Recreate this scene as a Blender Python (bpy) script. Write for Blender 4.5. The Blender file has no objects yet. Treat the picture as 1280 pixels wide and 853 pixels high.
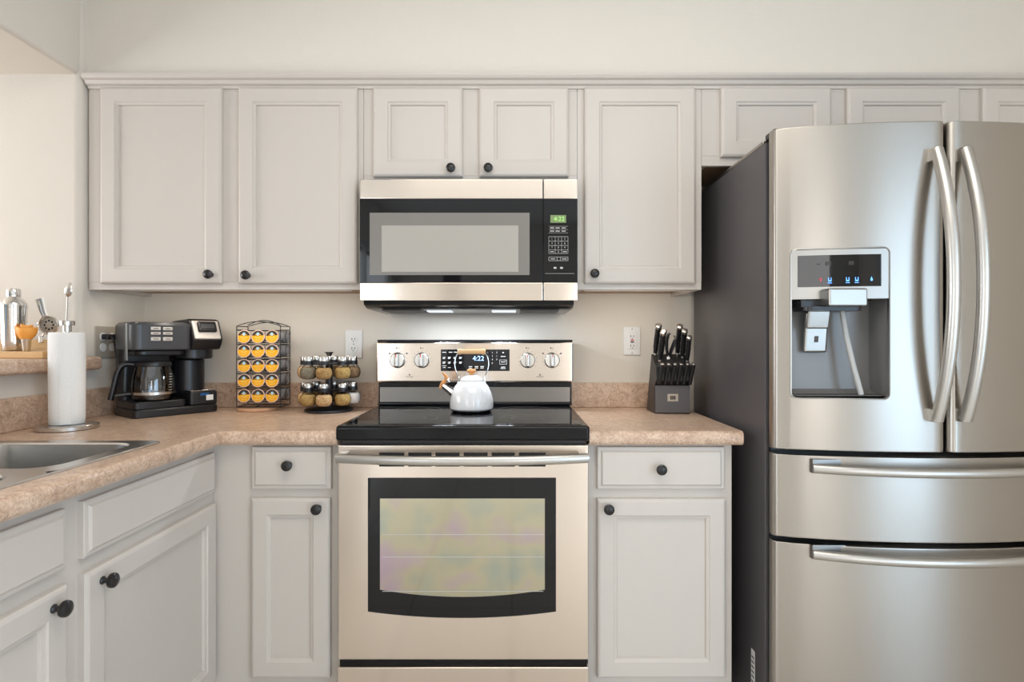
import bpy, bmesh, math, random
from mathutils import Vector, Matrix
random.seed(7)
C = bpy.context.scene.collection
S = bpy.context.scene
PI = math.pi

# ------------------------------------------------------------------ camera, world, lights, exposure
cam_d = bpy.data.cameras.new('camera'); cam = bpy.data.objects.new('camera', cam_d); C.objects.link(cam)
cam.location = (0, 0, 1.19); cam.rotation_euler = (PI/2, 0, 0)
cam_d.sensor_width = 36; cam_d.lens = 36*710/1280; cam_d.clip_start = .02
S.camera = cam
S.view_settings.view_transform = 'Standard'; S.view_settings.look = 'None'
S.view_settings.gamma = 1; S.view_settings.use_curve_mapping = False
S.view_settings.exposure = -0.45
S.cycles.use_denoising = True
S.cycles.max_bounces = 10; S.cycles.transparent_max_bounces = 16
S.cycles.sample_clamp_indirect = 4
S.cycles.caustics_reflective = False; S.cycles.caustics_refractive = False

w = bpy.data.worlds.new('sky'); S.world = w; w.use_nodes = True
w.node_tree.nodes['Background'].inputs[0].default_value = (.62, .80, 1, 1)
w.node_tree.nodes['Background'].inputs[1].default_value = .6

def area(name, loc, rot, sx, sy, power, col):
    l = bpy.data.lights.new(name, 'AREA'); l.shape = 'RECTANGLE'; l.size = sx; l.size_y = sy
    l.energy = power; l.color = col
    o = bpy.data.objects.new(name, l); C.objects.link(o); o.location = loc; o.rotation_euler = rot
    return o
# daylight just outside the windows, an added rear fill, and the kitchen's ceiling fixture
area('window_light_nook', (-3.26, 1.05, 1.45), (0, -PI/2, 0), 1.1, 1.5, 58, (.95, .97, 1))
area('window_light_left', (-1.62, -2.15, 1.15), (0, -PI/2, 0), 2.0, 2.3, 88, (.82, .91, 1))
area('window_light_right', (2.46, -1.4, 1.15), (0, PI/2, 0), 2.0, 2.1, 88, (.57, .78, 1))
area('rear_fill_light', (1.36, -3.66, 1.35), (PI/2, 0, 0), .75, 1.9, 34, (1, .965, .935))  # frontal fill, added behind an unseen rear window
area('ceiling_fixture_light', (.15, .5, 2.66), (0, 0, 0), 1.7, .9, 15, (1, .96, .90))
for lx in (-.27, -.03): area('added_cooktop_light', (lx, 2.14, 1.296), (0, 0, 0), .07, .05, 2.4, (.84, .92, 1))  # cooktop lamps read from kettle glints, added to brighten the backsplash
for lx, ln, pw in ((-1.02, .82, 1.55), (.46, .36, .85)): area('cabinet_fill_light', (lx, 2.115, 1.374), (math.radians(22), 0, 0), ln, .02, pw, (1, .92, .78))  # fill added under the cabinets to lift the dark backsplash and counter

# ------------------------------------------------------------------ materials
def new_mat(name):
    m = bpy.data.materials.new(name); m.use_nodes = True
    nt = m.node_tree; b = nt.nodes['Principled BSDF']
    return m, nt, b
def srgb(r, g, b):
    f = lambda c: (c/12.92 if c <= .04045 else ((c+.055)/1.055)**2.4)
    return (f(r/255), f(g/255), f(b/255), 1)
def plain(name, col, rough=.5, metal=0, var=.04, scale=8, bump=0, bscale=60, coat=0, emit=None, estr=0, stretch=None, spec=None):
    m, nt, b = new_mat(name)
    N = nt.nodes.new; L = nt.links.new
    tc = N('ShaderNodeTexCoord'); mp = N('ShaderNodeMapping'); L(tc.outputs['Object'], mp.inputs[0])
    if stretch: mp.inputs['Scale'].default_value = stretch
    nz = N('ShaderNodeTexNoise'); nz.inputs['Scale'].default_value = scale; nz.inputs['Detail'].default_value = 4
    L(mp.outputs[0], nz.inputs[0])
    mx = N('ShaderNodeMixRGB')
    mx.inputs[1].default_value = tuple(c*(1-var) for c in col[:3])+(1,)
    mx.inputs[2].default_value = tuple(min(1, c*(1+var)) for c in col[:3])+(1,)
    L(nz.outputs[0], mx.inputs[0]); L(mx.outputs[0], b.inputs['Base Color'])
    b.inputs['Roughness'].default_value = rough; b.inputs['Metallic'].default_value = metal
    if spec is not None: b.inputs['Specular IOR Level'].default_value = spec
    if coat: b.inputs['Coat Weight'].default_value = coat; b.inputs['Coat Roughness'].default_value = .05
    if bump:
        n2 = N('ShaderNodeTexNoise'); n2.inputs['Scale'].default_value = bscale; n2.inputs['Detail'].default_value = 3
        L(mp.outputs[0], n2.inputs[0])
        bp = N('ShaderNodeBump'); bp.inputs['Strength'].default_value = bump; bp.inputs['Distance'].default_value = .002
        L(n2.outputs[0], bp.inputs['Height']); L(bp.outputs[0], b.inputs['Normal'])
    if emit:
        b.inputs['Emission Color'].default_value = emit; b.inputs['Emission Strength'].default_value = estr
    return m
def steel(name, col, rough, axis, aniso=.7):
    m, nt, b = new_mat(name); N = nt.nodes.new; L = nt.links.new
    tc = N('ShaderNodeTexCoord'); mp = N('ShaderNodeMapping'); L(tc.outputs['Object'], mp.inputs[0])
    mp.inputs['Scale'].default_value = (2, 40, 500) if axis == 'X' else (60, 60, 60)
    nz = N('ShaderNodeTexNoise'); nz.inputs['Scale'].default_value = 1; nz.inputs['Detail'].default_value = 3
    L(mp.outputs[0], nz.inputs[0])
    mr = N('ShaderNodeMapRange'); mr.inputs[3].default_value = rough-.015; mr.inputs[4].default_value = rough+.02
    L(nz.outputs[0], mr.inputs[0]); L(mr.outputs[0], b.inputs['Roughness'])
    mx = N('ShaderNodeMixRGB'); mx.inputs[1].default_value = tuple(c*.985 for c in col[:3])+(1,); mx.inputs[2].default_value = tuple(min(1, c*1.015) for c in col[:3])+(1,)
    L(nz.outputs[0], mx.inputs[0]); L(mx.outputs[0], b.inputs['Base Color'])
    b.inputs['Metallic'].default_value = 1; b.inputs['Anisotropic'].default_value = aniso
    tg = N('ShaderNodeTangent'); tg.direction_type = 'RADIAL'; tg.axis = 'Z'; b.inputs['Anisotropic Rotation'].default_value = .25; L(tg.outputs[0], b.inputs['Tangent'])
    return m
def glass(name, tint=(1, 1, 1, 1), gloss=.12):
    m, nt, b = new_mat(name); nt.nodes.remove(b); N = nt.nodes.new; L = nt.links.new
    tr = N('ShaderNodeBsdfTransparent'); tr.inputs[0].default_value = tint
    gl = N('ShaderNodeBsdfGlossy'); gl.inputs['Roughness'].default_value = .03
    fr = N('ShaderNodeLayerWeight'); fr.inputs[0].default_value = gloss
    mx = N('ShaderNodeMixShader'); L(fr.outputs['Fresnel'], mx.inputs[0]); L(tr.outputs[0], mx.inputs[1]); L(gl.outputs[0], mx.inputs[2])
    L(mx.outputs[0], nt.nodes['Material Output'].inputs[0])
    return m
def laminate():
    m, nt, b = new_mat('mottled laminate'); N = nt.nodes.new; L = nt.links.new
    tc = N('ShaderNodeTexCoord')
    n1 = N('ShaderNodeTexNoise'); n1.inputs['Scale'].default_value = 22; n1.inputs['Detail'].default_value = 7; n1.inputs['Roughness'].default_value = .72; n1.inputs['Distortion'].default_value = 1.2
    n2 = N('ShaderNodeTexNoise'); n2.inputs['Scale'].default_value = 75; n2.inputs['Detail'].default_value = 5; n2.inputs['Distortion'].default_value = 2
    L(tc.outputs['Object'], n1.inputs[0]); L(tc.outputs['Object'], n2.inputs[0])
    r1 = N('ShaderNodeValToRGB'); e = r1.color_ramp.elements
    e[0].position = .30; e[0].color = srgb(154, 122, 100); e[1].position = .72; e[1].color = srgb(238, 214, 194)
    k = e.new(.45); k.color = srgb(194, 160, 134); k = e.new(.58); k.color = srgb(218, 188, 162)
    L(n1.outputs[0], r1.inputs[0])
    r2 = N('ShaderNodeValToRGB'); e = r2.color_ramp.elements
    e[0].position = .38; e[0].color = srgb(166, 136, 116); e[1].position = .66; e[1].color = srgb(240, 216, 196)
    L(n2.outputs[0], r2.inputs[0])
    mx = N('ShaderNodeMixRGB'); mx.inputs[0].default_value = .4
    L(r1.outputs[0], mx.inputs[1]); L(r2.outputs[0], mx.inputs[2]); L(mx.outputs[0], b.inputs['Base Color'])
    b.inputs['Roughness'].default_value = .3
    return m
def tile_floor():
    m, nt, b = new_mat('floor tile'); N = nt.nodes.new; L = nt.links.new
    tc = N('ShaderNodeTexCoord'); br = N('ShaderNodeTexBrick'); L(tc.outputs['Object'], br.inputs[0])
    br.offset = 0; br.inputs['Scale'].default_value = 1; br.inputs['Brick Width'].default_value = .45; br.inputs['Row Height'].default_value = .45
    br.inputs['Mortar Size'].default_value = .004
    br.inputs[1].default_value = srgb(236, 229, 220); br.inputs[2].default_value = srgb(230, 222, 212); br.inputs[3].default_value = srgb(190, 182, 172)
    L(br.outputs[0], b.inputs['Base Color']); b.inputs['Roughness'].default_value = .35
    return m
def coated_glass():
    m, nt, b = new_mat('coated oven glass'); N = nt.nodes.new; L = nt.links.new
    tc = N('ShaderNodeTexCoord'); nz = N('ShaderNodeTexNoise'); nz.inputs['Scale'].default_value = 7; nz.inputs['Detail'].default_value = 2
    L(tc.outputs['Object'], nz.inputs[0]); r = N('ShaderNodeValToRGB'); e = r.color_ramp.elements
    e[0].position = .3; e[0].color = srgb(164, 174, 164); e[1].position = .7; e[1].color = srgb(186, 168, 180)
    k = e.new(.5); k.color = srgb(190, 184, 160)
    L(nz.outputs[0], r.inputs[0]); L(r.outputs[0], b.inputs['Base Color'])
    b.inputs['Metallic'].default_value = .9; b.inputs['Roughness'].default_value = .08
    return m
def wood(name, c1, c2, scale=(3, 30, 30)):
    m, nt, b = new_mat(name); N = nt.nodes.new; L = nt.links.new
    tc = N('ShaderNodeTexCoord'); mp = N('ShaderNodeMapping'); mp.inputs['Scale'].default_value = scale; L(tc.outputs['Object'], mp.inputs[0])
    nz = N('ShaderNodeTexNoise'); nz.inputs['Scale'].default_value = 3; nz.inputs['Detail'].default_value = 5; L(mp.outputs[0], nz.inputs[0])
    mx = N('ShaderNodeMixRGB'); mx.inputs[1].default_value = c1; mx.inputs[2].default_value = c2; L(nz.outputs[0], mx.inputs[0])
    L(mx.outputs[0], b.inputs['Base Color']); b.inputs['Roughness'].default_value = .45
    return m
def spice(name, c1, c2):
    m, nt, b = new_mat(name); N = nt.nodes.new; L = nt.links.new
    tc = N('ShaderNodeTexCoord'); v = N('ShaderNodeTexVoronoi'); v.inputs['Scale'].default_value = 260; L(tc.outputs['Object'], v.inputs[0])
    mx = N('ShaderNodeMixRGB'); mx.inputs[1].default_value = c1; mx.inputs[2].default_value = c2
    sp = N('ShaderNodeSeparateColor'); L(v.outputs['Color'], sp.inputs[0]); L(sp.outputs[0], mx.inputs[0])
    L(mx.outputs[0], b.inputs['Base Color']); b.inputs['Roughness'].default_value = .9
    return m

M = dict(
    wall=plain('cream wall paint', srgb(225, 217, 206), .85, var=.012, bump=.25, bscale=90),
    tanwall=plain('tan wall paint', srgb(222, 212, 200), .85, var=.012, bump=.25, bscale=90),
    white=plain('white ceiling paint', srgb(222, 219, 214), .9, var=.01, bump=.2, bscale=70),
    cab=plain('painted cabinet', srgb(206, 198, 190), .42, var=.015, scale=3, stretch=(6, 6, 1)),
    under=wood('cabinet underside', srgb(150, 116, 84), srgb(176, 140, 104)),
    dark=plain('dark recess', (.008, .008, .009, 1), .6),
    knob=plain('black knob', (.012, .011, .011, 1), .28),
    lam=laminate(), floor=tile_floor(),
    steel=steel('brushed steel', (.76, .67, .59, 1), .20, 'X'),
    fsteel=steel('brushed fridge steel', (.43, .395, .355, 1), .32, 'X'),
    steelv=plain('brushed steel bars', (.56, .54, .51, 1), .34, 1, var=.01),
    dsteel=steel('dark steel', (.26, .245, .23, 1), .33, 'X'),
    chrome=plain('chrome', (.78, .77, .75, 1), .1, 1, var=.01),
    satin=plain('satin steel', (.62, .60, .57, 1), .27, 1, var=.02),
    fsatin=plain('satin dispenser trim', (.40, .39, .37, 1), .34, 1, var=.02), ftube=plain('grey plastic', (.42, .42, .41, 1), .4),
    blackgl=plain('black glass', (.006, .006, .007, 1), .035, var=.01, spec=.38),
    silverp=plain('silver plastic', srgb(214, 206, 198), .35, .25, var=.02),
    black=plain('black enamel', (.006, .006, .007, 1), .14, var=.05, spec=.28),
    blackp=plain('black plastic', (.012, .012, .014, 1), .32, var=.05),
    greyp=plain('charcoal plastic', (.055, .056, .062, 1), .3, var=.05),
    fside=plain('fridge side paint', (.085, .078, .082, 1), .38, var=.04, bump=.1, bscale=400),
    gasket=plain('grey gasket', (.05, .05, .05, 1), .6),
    mesh=plain('oven mesh screen', (.205, .19, .172, 1), .3, var=.03, spec=.6),
    mesh2=plain('pale cavity screen', (.40, .375, .335, 1), .3, var=.02, spec=.6),
    coated=coated_glass(),
    enamel=plain('white enamel', srgb(240, 240, 242), .12, var=.01, coat=.5),
    wood=wood('orange wood', srgb(196, 128, 66), srgb(224, 160, 96)),
    paleg=wood('pale wood', srgb(214, 168, 116), srgb(232, 192, 146)),
    bamboo=wood('bamboo', srgb(206, 160, 104), srgb(226, 186, 132), (4, 40, 40)),
    plate=plain('white plate plastic', srgb(236, 234, 232), .35, var=.01),
    plateg=plain('metal wall plate', srgb(190, 180, 166), .35, .2, var=.02),
    paper=plain('paper towel', srgb(244, 243, 240), .95, var=.01, bump=.5, bscale=160),
    glass=glass('clear glass'), carafe=glass('carafe glass', (.86, .88, .9, 1), .45),
    blue=plain('blue digits', (.05, .2, .9, 1), .4, emit=(.15, .42, 1, 1), estr=2.2),
    ice=plain('pale blue digits', (.3, .5, .9, 1), .4, emit=(.35, .62, 1, 1), estr=2.0),
    red=plain('red mark', (.6, .03, .02, 1), .4),
    redl=plain('red icon', (.5, .05, .08, 1), .4, emit=(.8, .08, .12, 1), estr=.35),
    green=plain('green display', srgb(120, 138, 92), .3, emit=srgb(120, 150, 80), estr=.18),
    greend=plain('green digits', srgb(170, 230, 130), .3, emit=srgb(170, 240, 120), estr=.3),
    mark=plain('pale print', srgb(196, 194, 190), .5),
    dmark=plain('dark print', srgb(70, 66, 62), .5),
    lidy=plain('yellow foil', srgb(238, 172, 22), .4, var=.05, scale=60),
    lidd=plain('dark foil', srgb(52, 44, 40), .45),
    lidb=plain('pale blue print', srgb(170, 205, 220), .45),
    lidp=plain('pink foil rim', srgb(232, 196, 176), .4),
    lidw=plain('light print', srgb(250, 226, 150), .45),
    cup=plain('grey pod cup', srgb(150, 146, 146), .45, var=.03),
    wire=plain('black wire', (.01, .01, .01, 1), .35),
    tan=wood('tan base', srgb(190, 146, 112), srgb(212, 170, 136)),
    peel=plain('orange peel', srgb(250, 170, 76), .5, var=.08, scale=30, bump=.4, bscale=300),
    blue2=plain('blue plastic', srgb(30, 84, 140), .3),
    kblock=plain('black block wood', (.016, .014, .014, 1), .42, var=.1, stretch=(1, 1, 12)),
    kfront=plain('grey block front', (.13, .125, .13, 1), .45, .4, var=.03),
    sink=plain('sink steel', (.60, .59, .57, 1), .26, 1, var=.03, stretch=(1, 12, 1), scale=20),
    cord=plain('silver braid', srgb(150, 150, 148), .5, .4, var=.2, scale=200),
    frame=plain('white window frame', srgb(240, 240, 238), .5),
    lens=plain('added lamp lens', (.9, .93, 1, 1), .4, emit=(.86, .93, 1, 1), estr=1.0),
    lamp=plain('lamp diffuser', (1, 1, 1, 1), .5, emit=(1, .9, .76, 1), estr=3.0),
    darkstrip=plain('dark reflected strip', srgb(70, 54, 44), .5),  # dark strip added behind the camera to be reflected
)
SP = [spice('spice brown', srgb(150, 112, 66), srgb(196, 160, 104)), spice('spice ochre', srgb(158, 124, 66), srgb(200, 168, 108)),
      spice('spice grey green', srgb(116, 108, 92), srgb(150, 138, 116)), spice('spice tan', srgb(186, 146, 98), srgb(222, 186, 138)),
      spice('spice white', srgb(228, 220, 214), srgb(244, 238, 234)), spice('spice dark', srgb(110, 82, 56), srgb(150, 118, 84))]

# ------------------------------------------------------------------ mesh builder
class MB:
    def __init__(s): s.v = []; s.f = []; s.mi = []; s.mats = []; s.cur = 0; s.T = None; s.wn = False
    def m(s, mat):
        if mat not in s.mats: s.mats.append(mat)
        s.cur = s.mats.index(mat); return s
    def add(s, vs, fs, T=None):
        o = len(s.v)
        for p in vs:
            p = Vector(p)
            if T is not None: p = T @ p
            if s.T is not None: p = s.T @ p
            s.v.append(p)
        for f in fs: s.f.append([i+o for i in f]); s.mi.append(s.cur)
        return s
    def addbm(s, bm, T=None):
        bm.verts.index_update()
        s.add([v.co.copy() for v in bm.verts], [[v.index for v in f.verts] for f in bm.faces], T); bm.free(); return s
    def box(s, x0, x1, y0, y1, z0, z1, bev=0, seg=2, T=None):
        bm = bmesh.new(); bmesh.ops.create_cube(bm, size=1)
        for v in bm.verts: v.co = Vector(((x0+x1)/2+v.co.x*(x1-x0), (y0+y1)/2+v.co.y*(y1-y0), (z0+z1)/2+v.co.z*(z1-z0)))
        if bev: s.wn = True; bmesh.ops.bevel(bm, geom=bm.edges[:], offset=bev, segments=seg, affect='EDGES', profile=.5)
        return s.addbm(bm, T)
    def lathe(s, prof, c=(0, 0, 0), axis=(0, 0, 1), n=24, T=None, sx=1, sy=1):
        q = Vector((0, 0, 1)).rotation_difference(Vector(axis).normalized()).to_matrix().to_4x4()
        R = Matrix.Translation(Vector(c)) @ q
        vs = []; fs = []; rows = []
        for r, z in prof:
            if r < 1e-6: rows.append([len(vs)]); vs.append(R @ Vector((0, 0, z)))
            else:
                rows.append(list(range(len(vs), len(vs)+n)))
                for k in range(n): vs.append(R @ Vector((sx*r*math.cos(2*PI*k/n), sy*r*math.sin(2*PI*k/n), z)))
        for a, b in zip(rows, rows[1:]):
            for k in range(n):
                k2 = (k+1) % n
                if len(a) == 1 and len(b) == 1: break
                if len(a) == 1: fs.append([a[0], b[k], b[k2]])
                elif len(b) == 1: fs.append([a[k], b[0], a[k2]][::1])
                else: fs.append([a[k], b[k], b[k2], a[k2]])
        return s.add(vs, fs, T)
    def cyl(s, c, r, h, axis=(0, 0, 1), n=20, bev=.0, T=None):
        p = [(0, 0), (r, 0), (r, h), (0, h)] if not bev else [(0, 0), (r-bev, 0), (r, bev), (r, h-bev), (r-bev, h), (0, h)]
        return s.lathe(p, c, axis, n, T)
    def tube(s, pts, r, n=8, closed=False, ry=None, up=None, T=None):
        P = [Vector(p) for p in pts]; k = len(P)
        rs = r if isinstance(r, (list, tuple)) else [r]*k
        ta = []
        for i in range(k):
            a = P[(i-1) % k] if (closed or i > 0) else P[0]; b = P[(i+1) % k] if (closed or i < k-1) else P[-1]
            ta.append((b-a).normalized())
        u = Vector(up) if up else Vector((0, 0, 1))
        if abs(u.dot(ta[0])) > .95: u = Vector((1, 0, 0)) if abs(ta[0].x) < .9 else Vector((0, 1, 0))
        u = (u - ta[0]*u.dot(ta[0])).normalized(); vs = []; fs = []
        for i in range(k):
            u = (u - ta[i]*u.dot(ta[i])).normalized(); b = ta[i].cross(u)
            for j in range(n):
                a = 2*PI*j/n
                vs.append(P[i] + u*(rs[i]*math.cos(a)) + b*((ry if ry else 1)*rs[i]*math.sin(a)))
        for i in range(k if closed else k-1):
            i2 = (i+1) % k
            for j in range(n):
                j2 = (j+1) % n; fs.append([i*n+j, i*n+j2, i2*n+j2, i2*n+j])
        if not closed: fs.append(list(range(n))[::-1]); fs.append([(k-1)*n+j for j in range(n)])
        return s.add(vs, fs, T)
    def prism(s, poly, a0, a1, plane='XZ', bev=0, seg=2, T=None):
        mp = {'XZ': lambda p, q, a: (p, a, q), 'YZ': lambda p, q, a: (a, p, q), 'XY': lambda p, q, a: (p, q, a)}[plane]
        bm = bmesh.new(); n = len(poly)
        A = [bm.verts.new(mp(p, q, a0)) for p, q in poly]; B = [bm.verts.new(mp(p, q, a1)) for p, q in poly]
        bm.faces.new(A); bm.faces.new(B[::-1])
        for i in range(n): bm.faces.new([A[i], B[i], B[(i+1) % n], A[(i+1) % n]])
        bmesh.ops.recalc_face_normals(bm, faces=bm.faces[:])
        if bev: s.wn = True; bmesh.ops.bevel(bm, geom=bm.edges[:], offset=bev, segments=seg, affect='EDGES', profile=.5)
        return s.addbm(bm, T)
    def loops(s, rects, mp):                     # nested rectangles (u0,u1,v0,v1,n) joined into a stepped panel
        vs = []; fs = []
        for u0, u1, v0, v1, n in rects: vs += [mp(u0, v0, n), mp(u1, v0, n), mp(u1, v1, n), mp(u0, v1, n)]
        k = len(rects)
        for i in range(k-1):
            for j in range(4): j2 = (j+1) % 4; fs.append([i*4+j, i*4+j2, i*4+4+j2, i*4+4+j])
        fs.append([(k-1)*4+j for j in range(4)]); fs.append([3, 2, 1, 0])
        return s.add(vs, fs)
    def text(s, body, size, T, depth=.0004, align='CENTER'):
        cu = bpy.data.curves.new('t', 'FONT'); cu.body = body; cu.size = size; cu.extrude = depth; cu.align_x = align; cu.align_y = 'CENTER'; cu.resolution_u = 3
        ob = bpy.data.objects.new('t', cu); C.objects.link(ob)
        dg = bpy.context.evaluated_depsgraph_get(); dg.update(); me = bpy.data.meshes.new_from_object(ob.evaluated_get(dg))
        s.add([v.co.copy() for v in me.vertices], [list(p.vertices) for p in me.polygons], T)
        bpy.data.objects.remove(ob); bpy.data.curves.remove(cu); bpy.data.meshes.remove(me); return s
    def build(s, name, parent=None, smooth=True, loc=None, ang=35):
        me = bpy.data.meshes.new(name)
        org = Vector(loc) if loc else (root_loc(parent) if parent else Vector((0, 0, 0)))
        me.from_pydata([p-org for p in s.v], [], s.f)
        for mt in s.mats: me.materials.append(mt)
        me.polygons.foreach_set('material_index', s.mi)
        bm = bmesh.new(); bm.from_mesh(me); bmesh.ops.remove_doubles(bm, verts=bm.verts[:], dist=1e-6)
        bmesh.ops.recalc_face_normals(bm, faces=bm.faces[:]); bm.to_mesh(me); bm.free()
        if smooth:
            me.shade_smooth(); me.set_sharp_from_angle(angle=math.radians(ang))
        o = bpy.data.objects.new(name, me); C.objects.link(o)
        if smooth and s.wn:
            wm = o.modifiers.new('weighted', 'WEIGHTED_NORMAL'); wm.keep_sharp = True; wm.weight = 100
        if parent: o.parent = parent
        else: o.location = org
        return o
ROOT = {}
def root_loc(p):
    while p.parent: p = p.parent
    return ROOT.get(p.name, Vector((0, 0, 0)))
def thing(name, label, cat, loc=(0, 0, 0), group=None, rz=0):
    o = bpy.data.objects.new(name, None); o.empty_display_size = .05; C.objects.link(o)
    o.location = loc; o.rotation_euler = (0, 0, rz); o['label'] = label; o['category'] = cat
    if group: o['group'] = group
    ROOT[o.name] = Vector(loc) if not rz else Vector((0, 0, 0))
    return o
def tag(o, label, cat, group=None):
    o['label'] = label; o['category'] = cat
    if group: o['group'] = group
    return o
def struct(o): o['kind'] = 'structure'; return o
def dup(o, loc, rot=None, label=None):
    def cp(a, par):
        c = a.copy(); C.objects.link(c); c.parent = par
        for ch in a.children: cp(ch, c)
        return c
    c = cp(o, None); c.location = loc
    if rot is not None: c.rotation_euler = rot
    if label: c['label'] = label
    return c
def mb(mat): return MB().m(mat)
Rx = lambda a: Matrix.Rotation(a, 4, 'X')
Tr = lambda *p: Matrix.Translation(Vector(p))
FACE = Rx(PI/2)                                  # text plane facing the viewer (-y)

# ------------------------------------------------------------------ room shell
WX, WY, CZ = -1.54, 2.38, 2.75
RX, BY = 2.40, -3.6
b = mb(M['floor']); b.box(-3.3, RX+.1, BY-.1, WY+.1, -.1, 0); struct(b.build('floor', smooth=False))
b = mb(M['white']); b.box(-3.3, RX+.1, BY-.1, WY+.1, CZ, CZ+.1); struct(b.build('ceiling', smooth=False))
b = mb(M['wall']); b.box(-3.3, RX+.1, WY, WY+.1, 0, CZ); struct(b.build('wall_back', smooth=False))
b = mb(M['wall'])                               # left wall: pier, low wall, header over the pass-through, rear part
bm = bmesh.new(); bmesh.ops.create_cube(bm, size=1)
for v in bm.verts: v.co = Vector(((-3.2+WX)/2+v.co.x*(3.2+WX), (2.02+WY)/2+v.co.y*(WY-2.02), CZ/2+v.co.z*CZ))
ed = [e for e in bm.edges if all(abs(v.co.x-WX) < 1e-4 and abs(v.co.y-2.02) < 1e-4 for v in e.verts)]
bmesh.ops.bevel(bm, geom=ed, offset=.022, segments=5, affect='EDGES', profile=.5); b.addbm(bm)
bm = bmesh.new(); bmesh.ops.create_cube(bm, size=1)
for v in bm.verts: v.co = Vector(((-3.2+WX)/2+v.co.x*(3.2+WX), (-.7+2.02)/2+v.co.y*2.72, (2.14+CZ)/2+v.co.z*(CZ-2.14)))
ed = [e for e in bm.edges if all(abs(v.co.x-WX) < 1e-4 and abs(v.co.z-2.14) < 1e-4 for v in e.verts)]
bmesh.ops.bevel(bm, geom=ed, offset=.018, segments=5, affect='EDGES', profile=.5); b.addbm(bm)
b.box(-1.68, WX, -.7, 2.02, 0, 1.087)
for q in ((-1.0, -.7, 0, CZ), (BY, -3.3, 0, CZ), (-3.3, -1.0, 0, .12), (-3.3, -1.0, 2.25, CZ)): b.box(-1.66, WX, *q)
struct(b.build('wall_left'))
b = mb(M['wall'])                               # far side of the room beyond the pass-through, with a window opening
for q in ((-.7, .3, 0, 2.14), (1.8, 2.02, 0, 2.14), (.3, 1.8, 0, .9), (.3, 1.8, 2.0, 2.14)): b.box(-3.3, -3.2, q[0], q[1], q[2], q[3])
struct(b.build('wall_far_left', smooth=False))
b = mb(M['wall'])
for q in ((BY, -2.5, 0, CZ), (-.3, WY, 0, CZ), (-2.5, -.3, 0, .1), (-2.5, -.3, 2.2, CZ)): b.box(RX, RX+.1, q[0], q[1], q[2], q[3])
struct(b.build('wall_right', smooth=False))
b = mb(M['tanwall'])
for q in ((-3.2, -.92, 0, CZ), (-.68, .98, 0, CZ), (1.74, RX, 0, CZ), (-.92, -.68, 2.6, CZ), (.98, 1.74, 0, .4), (.98, 1.74, 2.35, CZ)): b.box(q[0], q[1], BY-.1, BY, q[2], q[3])
struct(b.build('wall_front', smooth=False))
b = mb(M['darkstrip']); b.box(-.92, -.68, BY-.09, BY-.05, 0, 2.6, .004); struct(b.build('reflected_strip'))  # unseen dark strip, added for its reflection in the microwave glass
for n_, pts in (('window_1', ((-3.25, .3, 1.8, .9, 2.0),)), ('window_2', ((2.45, -2.5, -.3, .1, 2.2),)), ('window_3', ((-1.60, -3.3, -1.0, .12, 2.25),))):
    b = mb(M['frame'])
    for x, y0, y1, z0, z1 in pts:
        for q in ((y0, y0+.05, z0, z1), (y1-.05, y1, z0, z1), ((y0+y1)/2-.025, (y0+y1)/2+.025, z0, z1), (y0, y1, z0, z0+.05), (y0, y1, z1-.05, z1)):
            b.box(x-.03, x+.03, *q, .004)
    struct(b.build(n_))
b = mb(M['frame'])
for q in ((.98, 1.03, .4, 2.35), (1.69, 1.74, .4, 2.35), (1.03, 1.69, .4, .46), (1.03, 1.69, 2.29, 2.35), (1.03, 1.69, 1.38, 1.42)): b.box(q[0], q[1], BY-.08, BY-.02, q[2], q[3], .004)
struct(b.build('rear_fill_window'))  # unseen rear window frame, added for the frontal fill outside it
b = mb(M['wall']); b.box(WX, RX, 2.06, WY, 2.14, CZ); struct(b.build('soffit', smooth=False))
# crown moulding along the cabinet tops
b = mb(M['cab'])
prof = [(2.062, 2.10), (2.046, 2.10), (2.044, 2.108), (2.034, 2.112), (2.028, 2.122), (2.018, 2.126), (2.012, 2.134), (2.012, 2.142), (2.062, 2.142)]
b.prism(prof, WX+.012, RX-.01, 'YZ'); struct(b.build('trim_1', ang=20))

# ceiling lamp over the kitchen, behind the camera
t = thing('ceiling_lamp', 'white flush ceiling lamp box above the kitchen aisle', 'lamp', (.15, .5, CZ))
b = mb(M['frame']); b.box(-.75, 1.05, 0, 1.0, 2.70, CZ, .01); b.build('housing', t)
b = mb(M['lamp']); b.box(-.68, .98, .07, .93, 2.69, 2.70); b.build('diffuser', t)

# ------------------------------------------------------------------ cabinets
def mp_back(y): return lambda u, v, n: (u, y-n, v)           # faces the viewer
def mp_left(x): return lambda u, v, n: (x+n, u, v)           # faces +x
def door_mb(u0, u1, v0, v1, mp, t=.02, fr=.052):
    P = [(0, 0), (0, t-.006), (.004, t-.002), (.009, t), (fr, t), (fr+.003, t-.0035), (fr+.010, t-.0055), (fr+.0125, t-.0125), (fr+.014, t-.0125)]
    return mb(M['cab']).loops([(u0+i, u1-i, v0+i, v1-i, n) for i, n in P], mp)
def drawer_mb(u0, u1, v0, v1, mp, t=.02):
    P = [(0, 0), (0, t-.008), (.003, t-.006), (.011, t-.005), (.016, t)]
    return mb(M['cab']).loops([(u0+i, u1-i, v0+i, v1-i, n) for i, n in P], mp)
def knob(parent, c, axis):
    prof = [(0, 0), (.009, 0), (.009, .003), (.006, .006), (.0055, .014), (.009, .017), (.0155, .020), (.0165, .024), (.0155, .029), (.011, .0325), (0, .034)]
    k = mb(M['knob']).lathe(prof, c, axis, 20).build('knob', parent); return k
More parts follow.
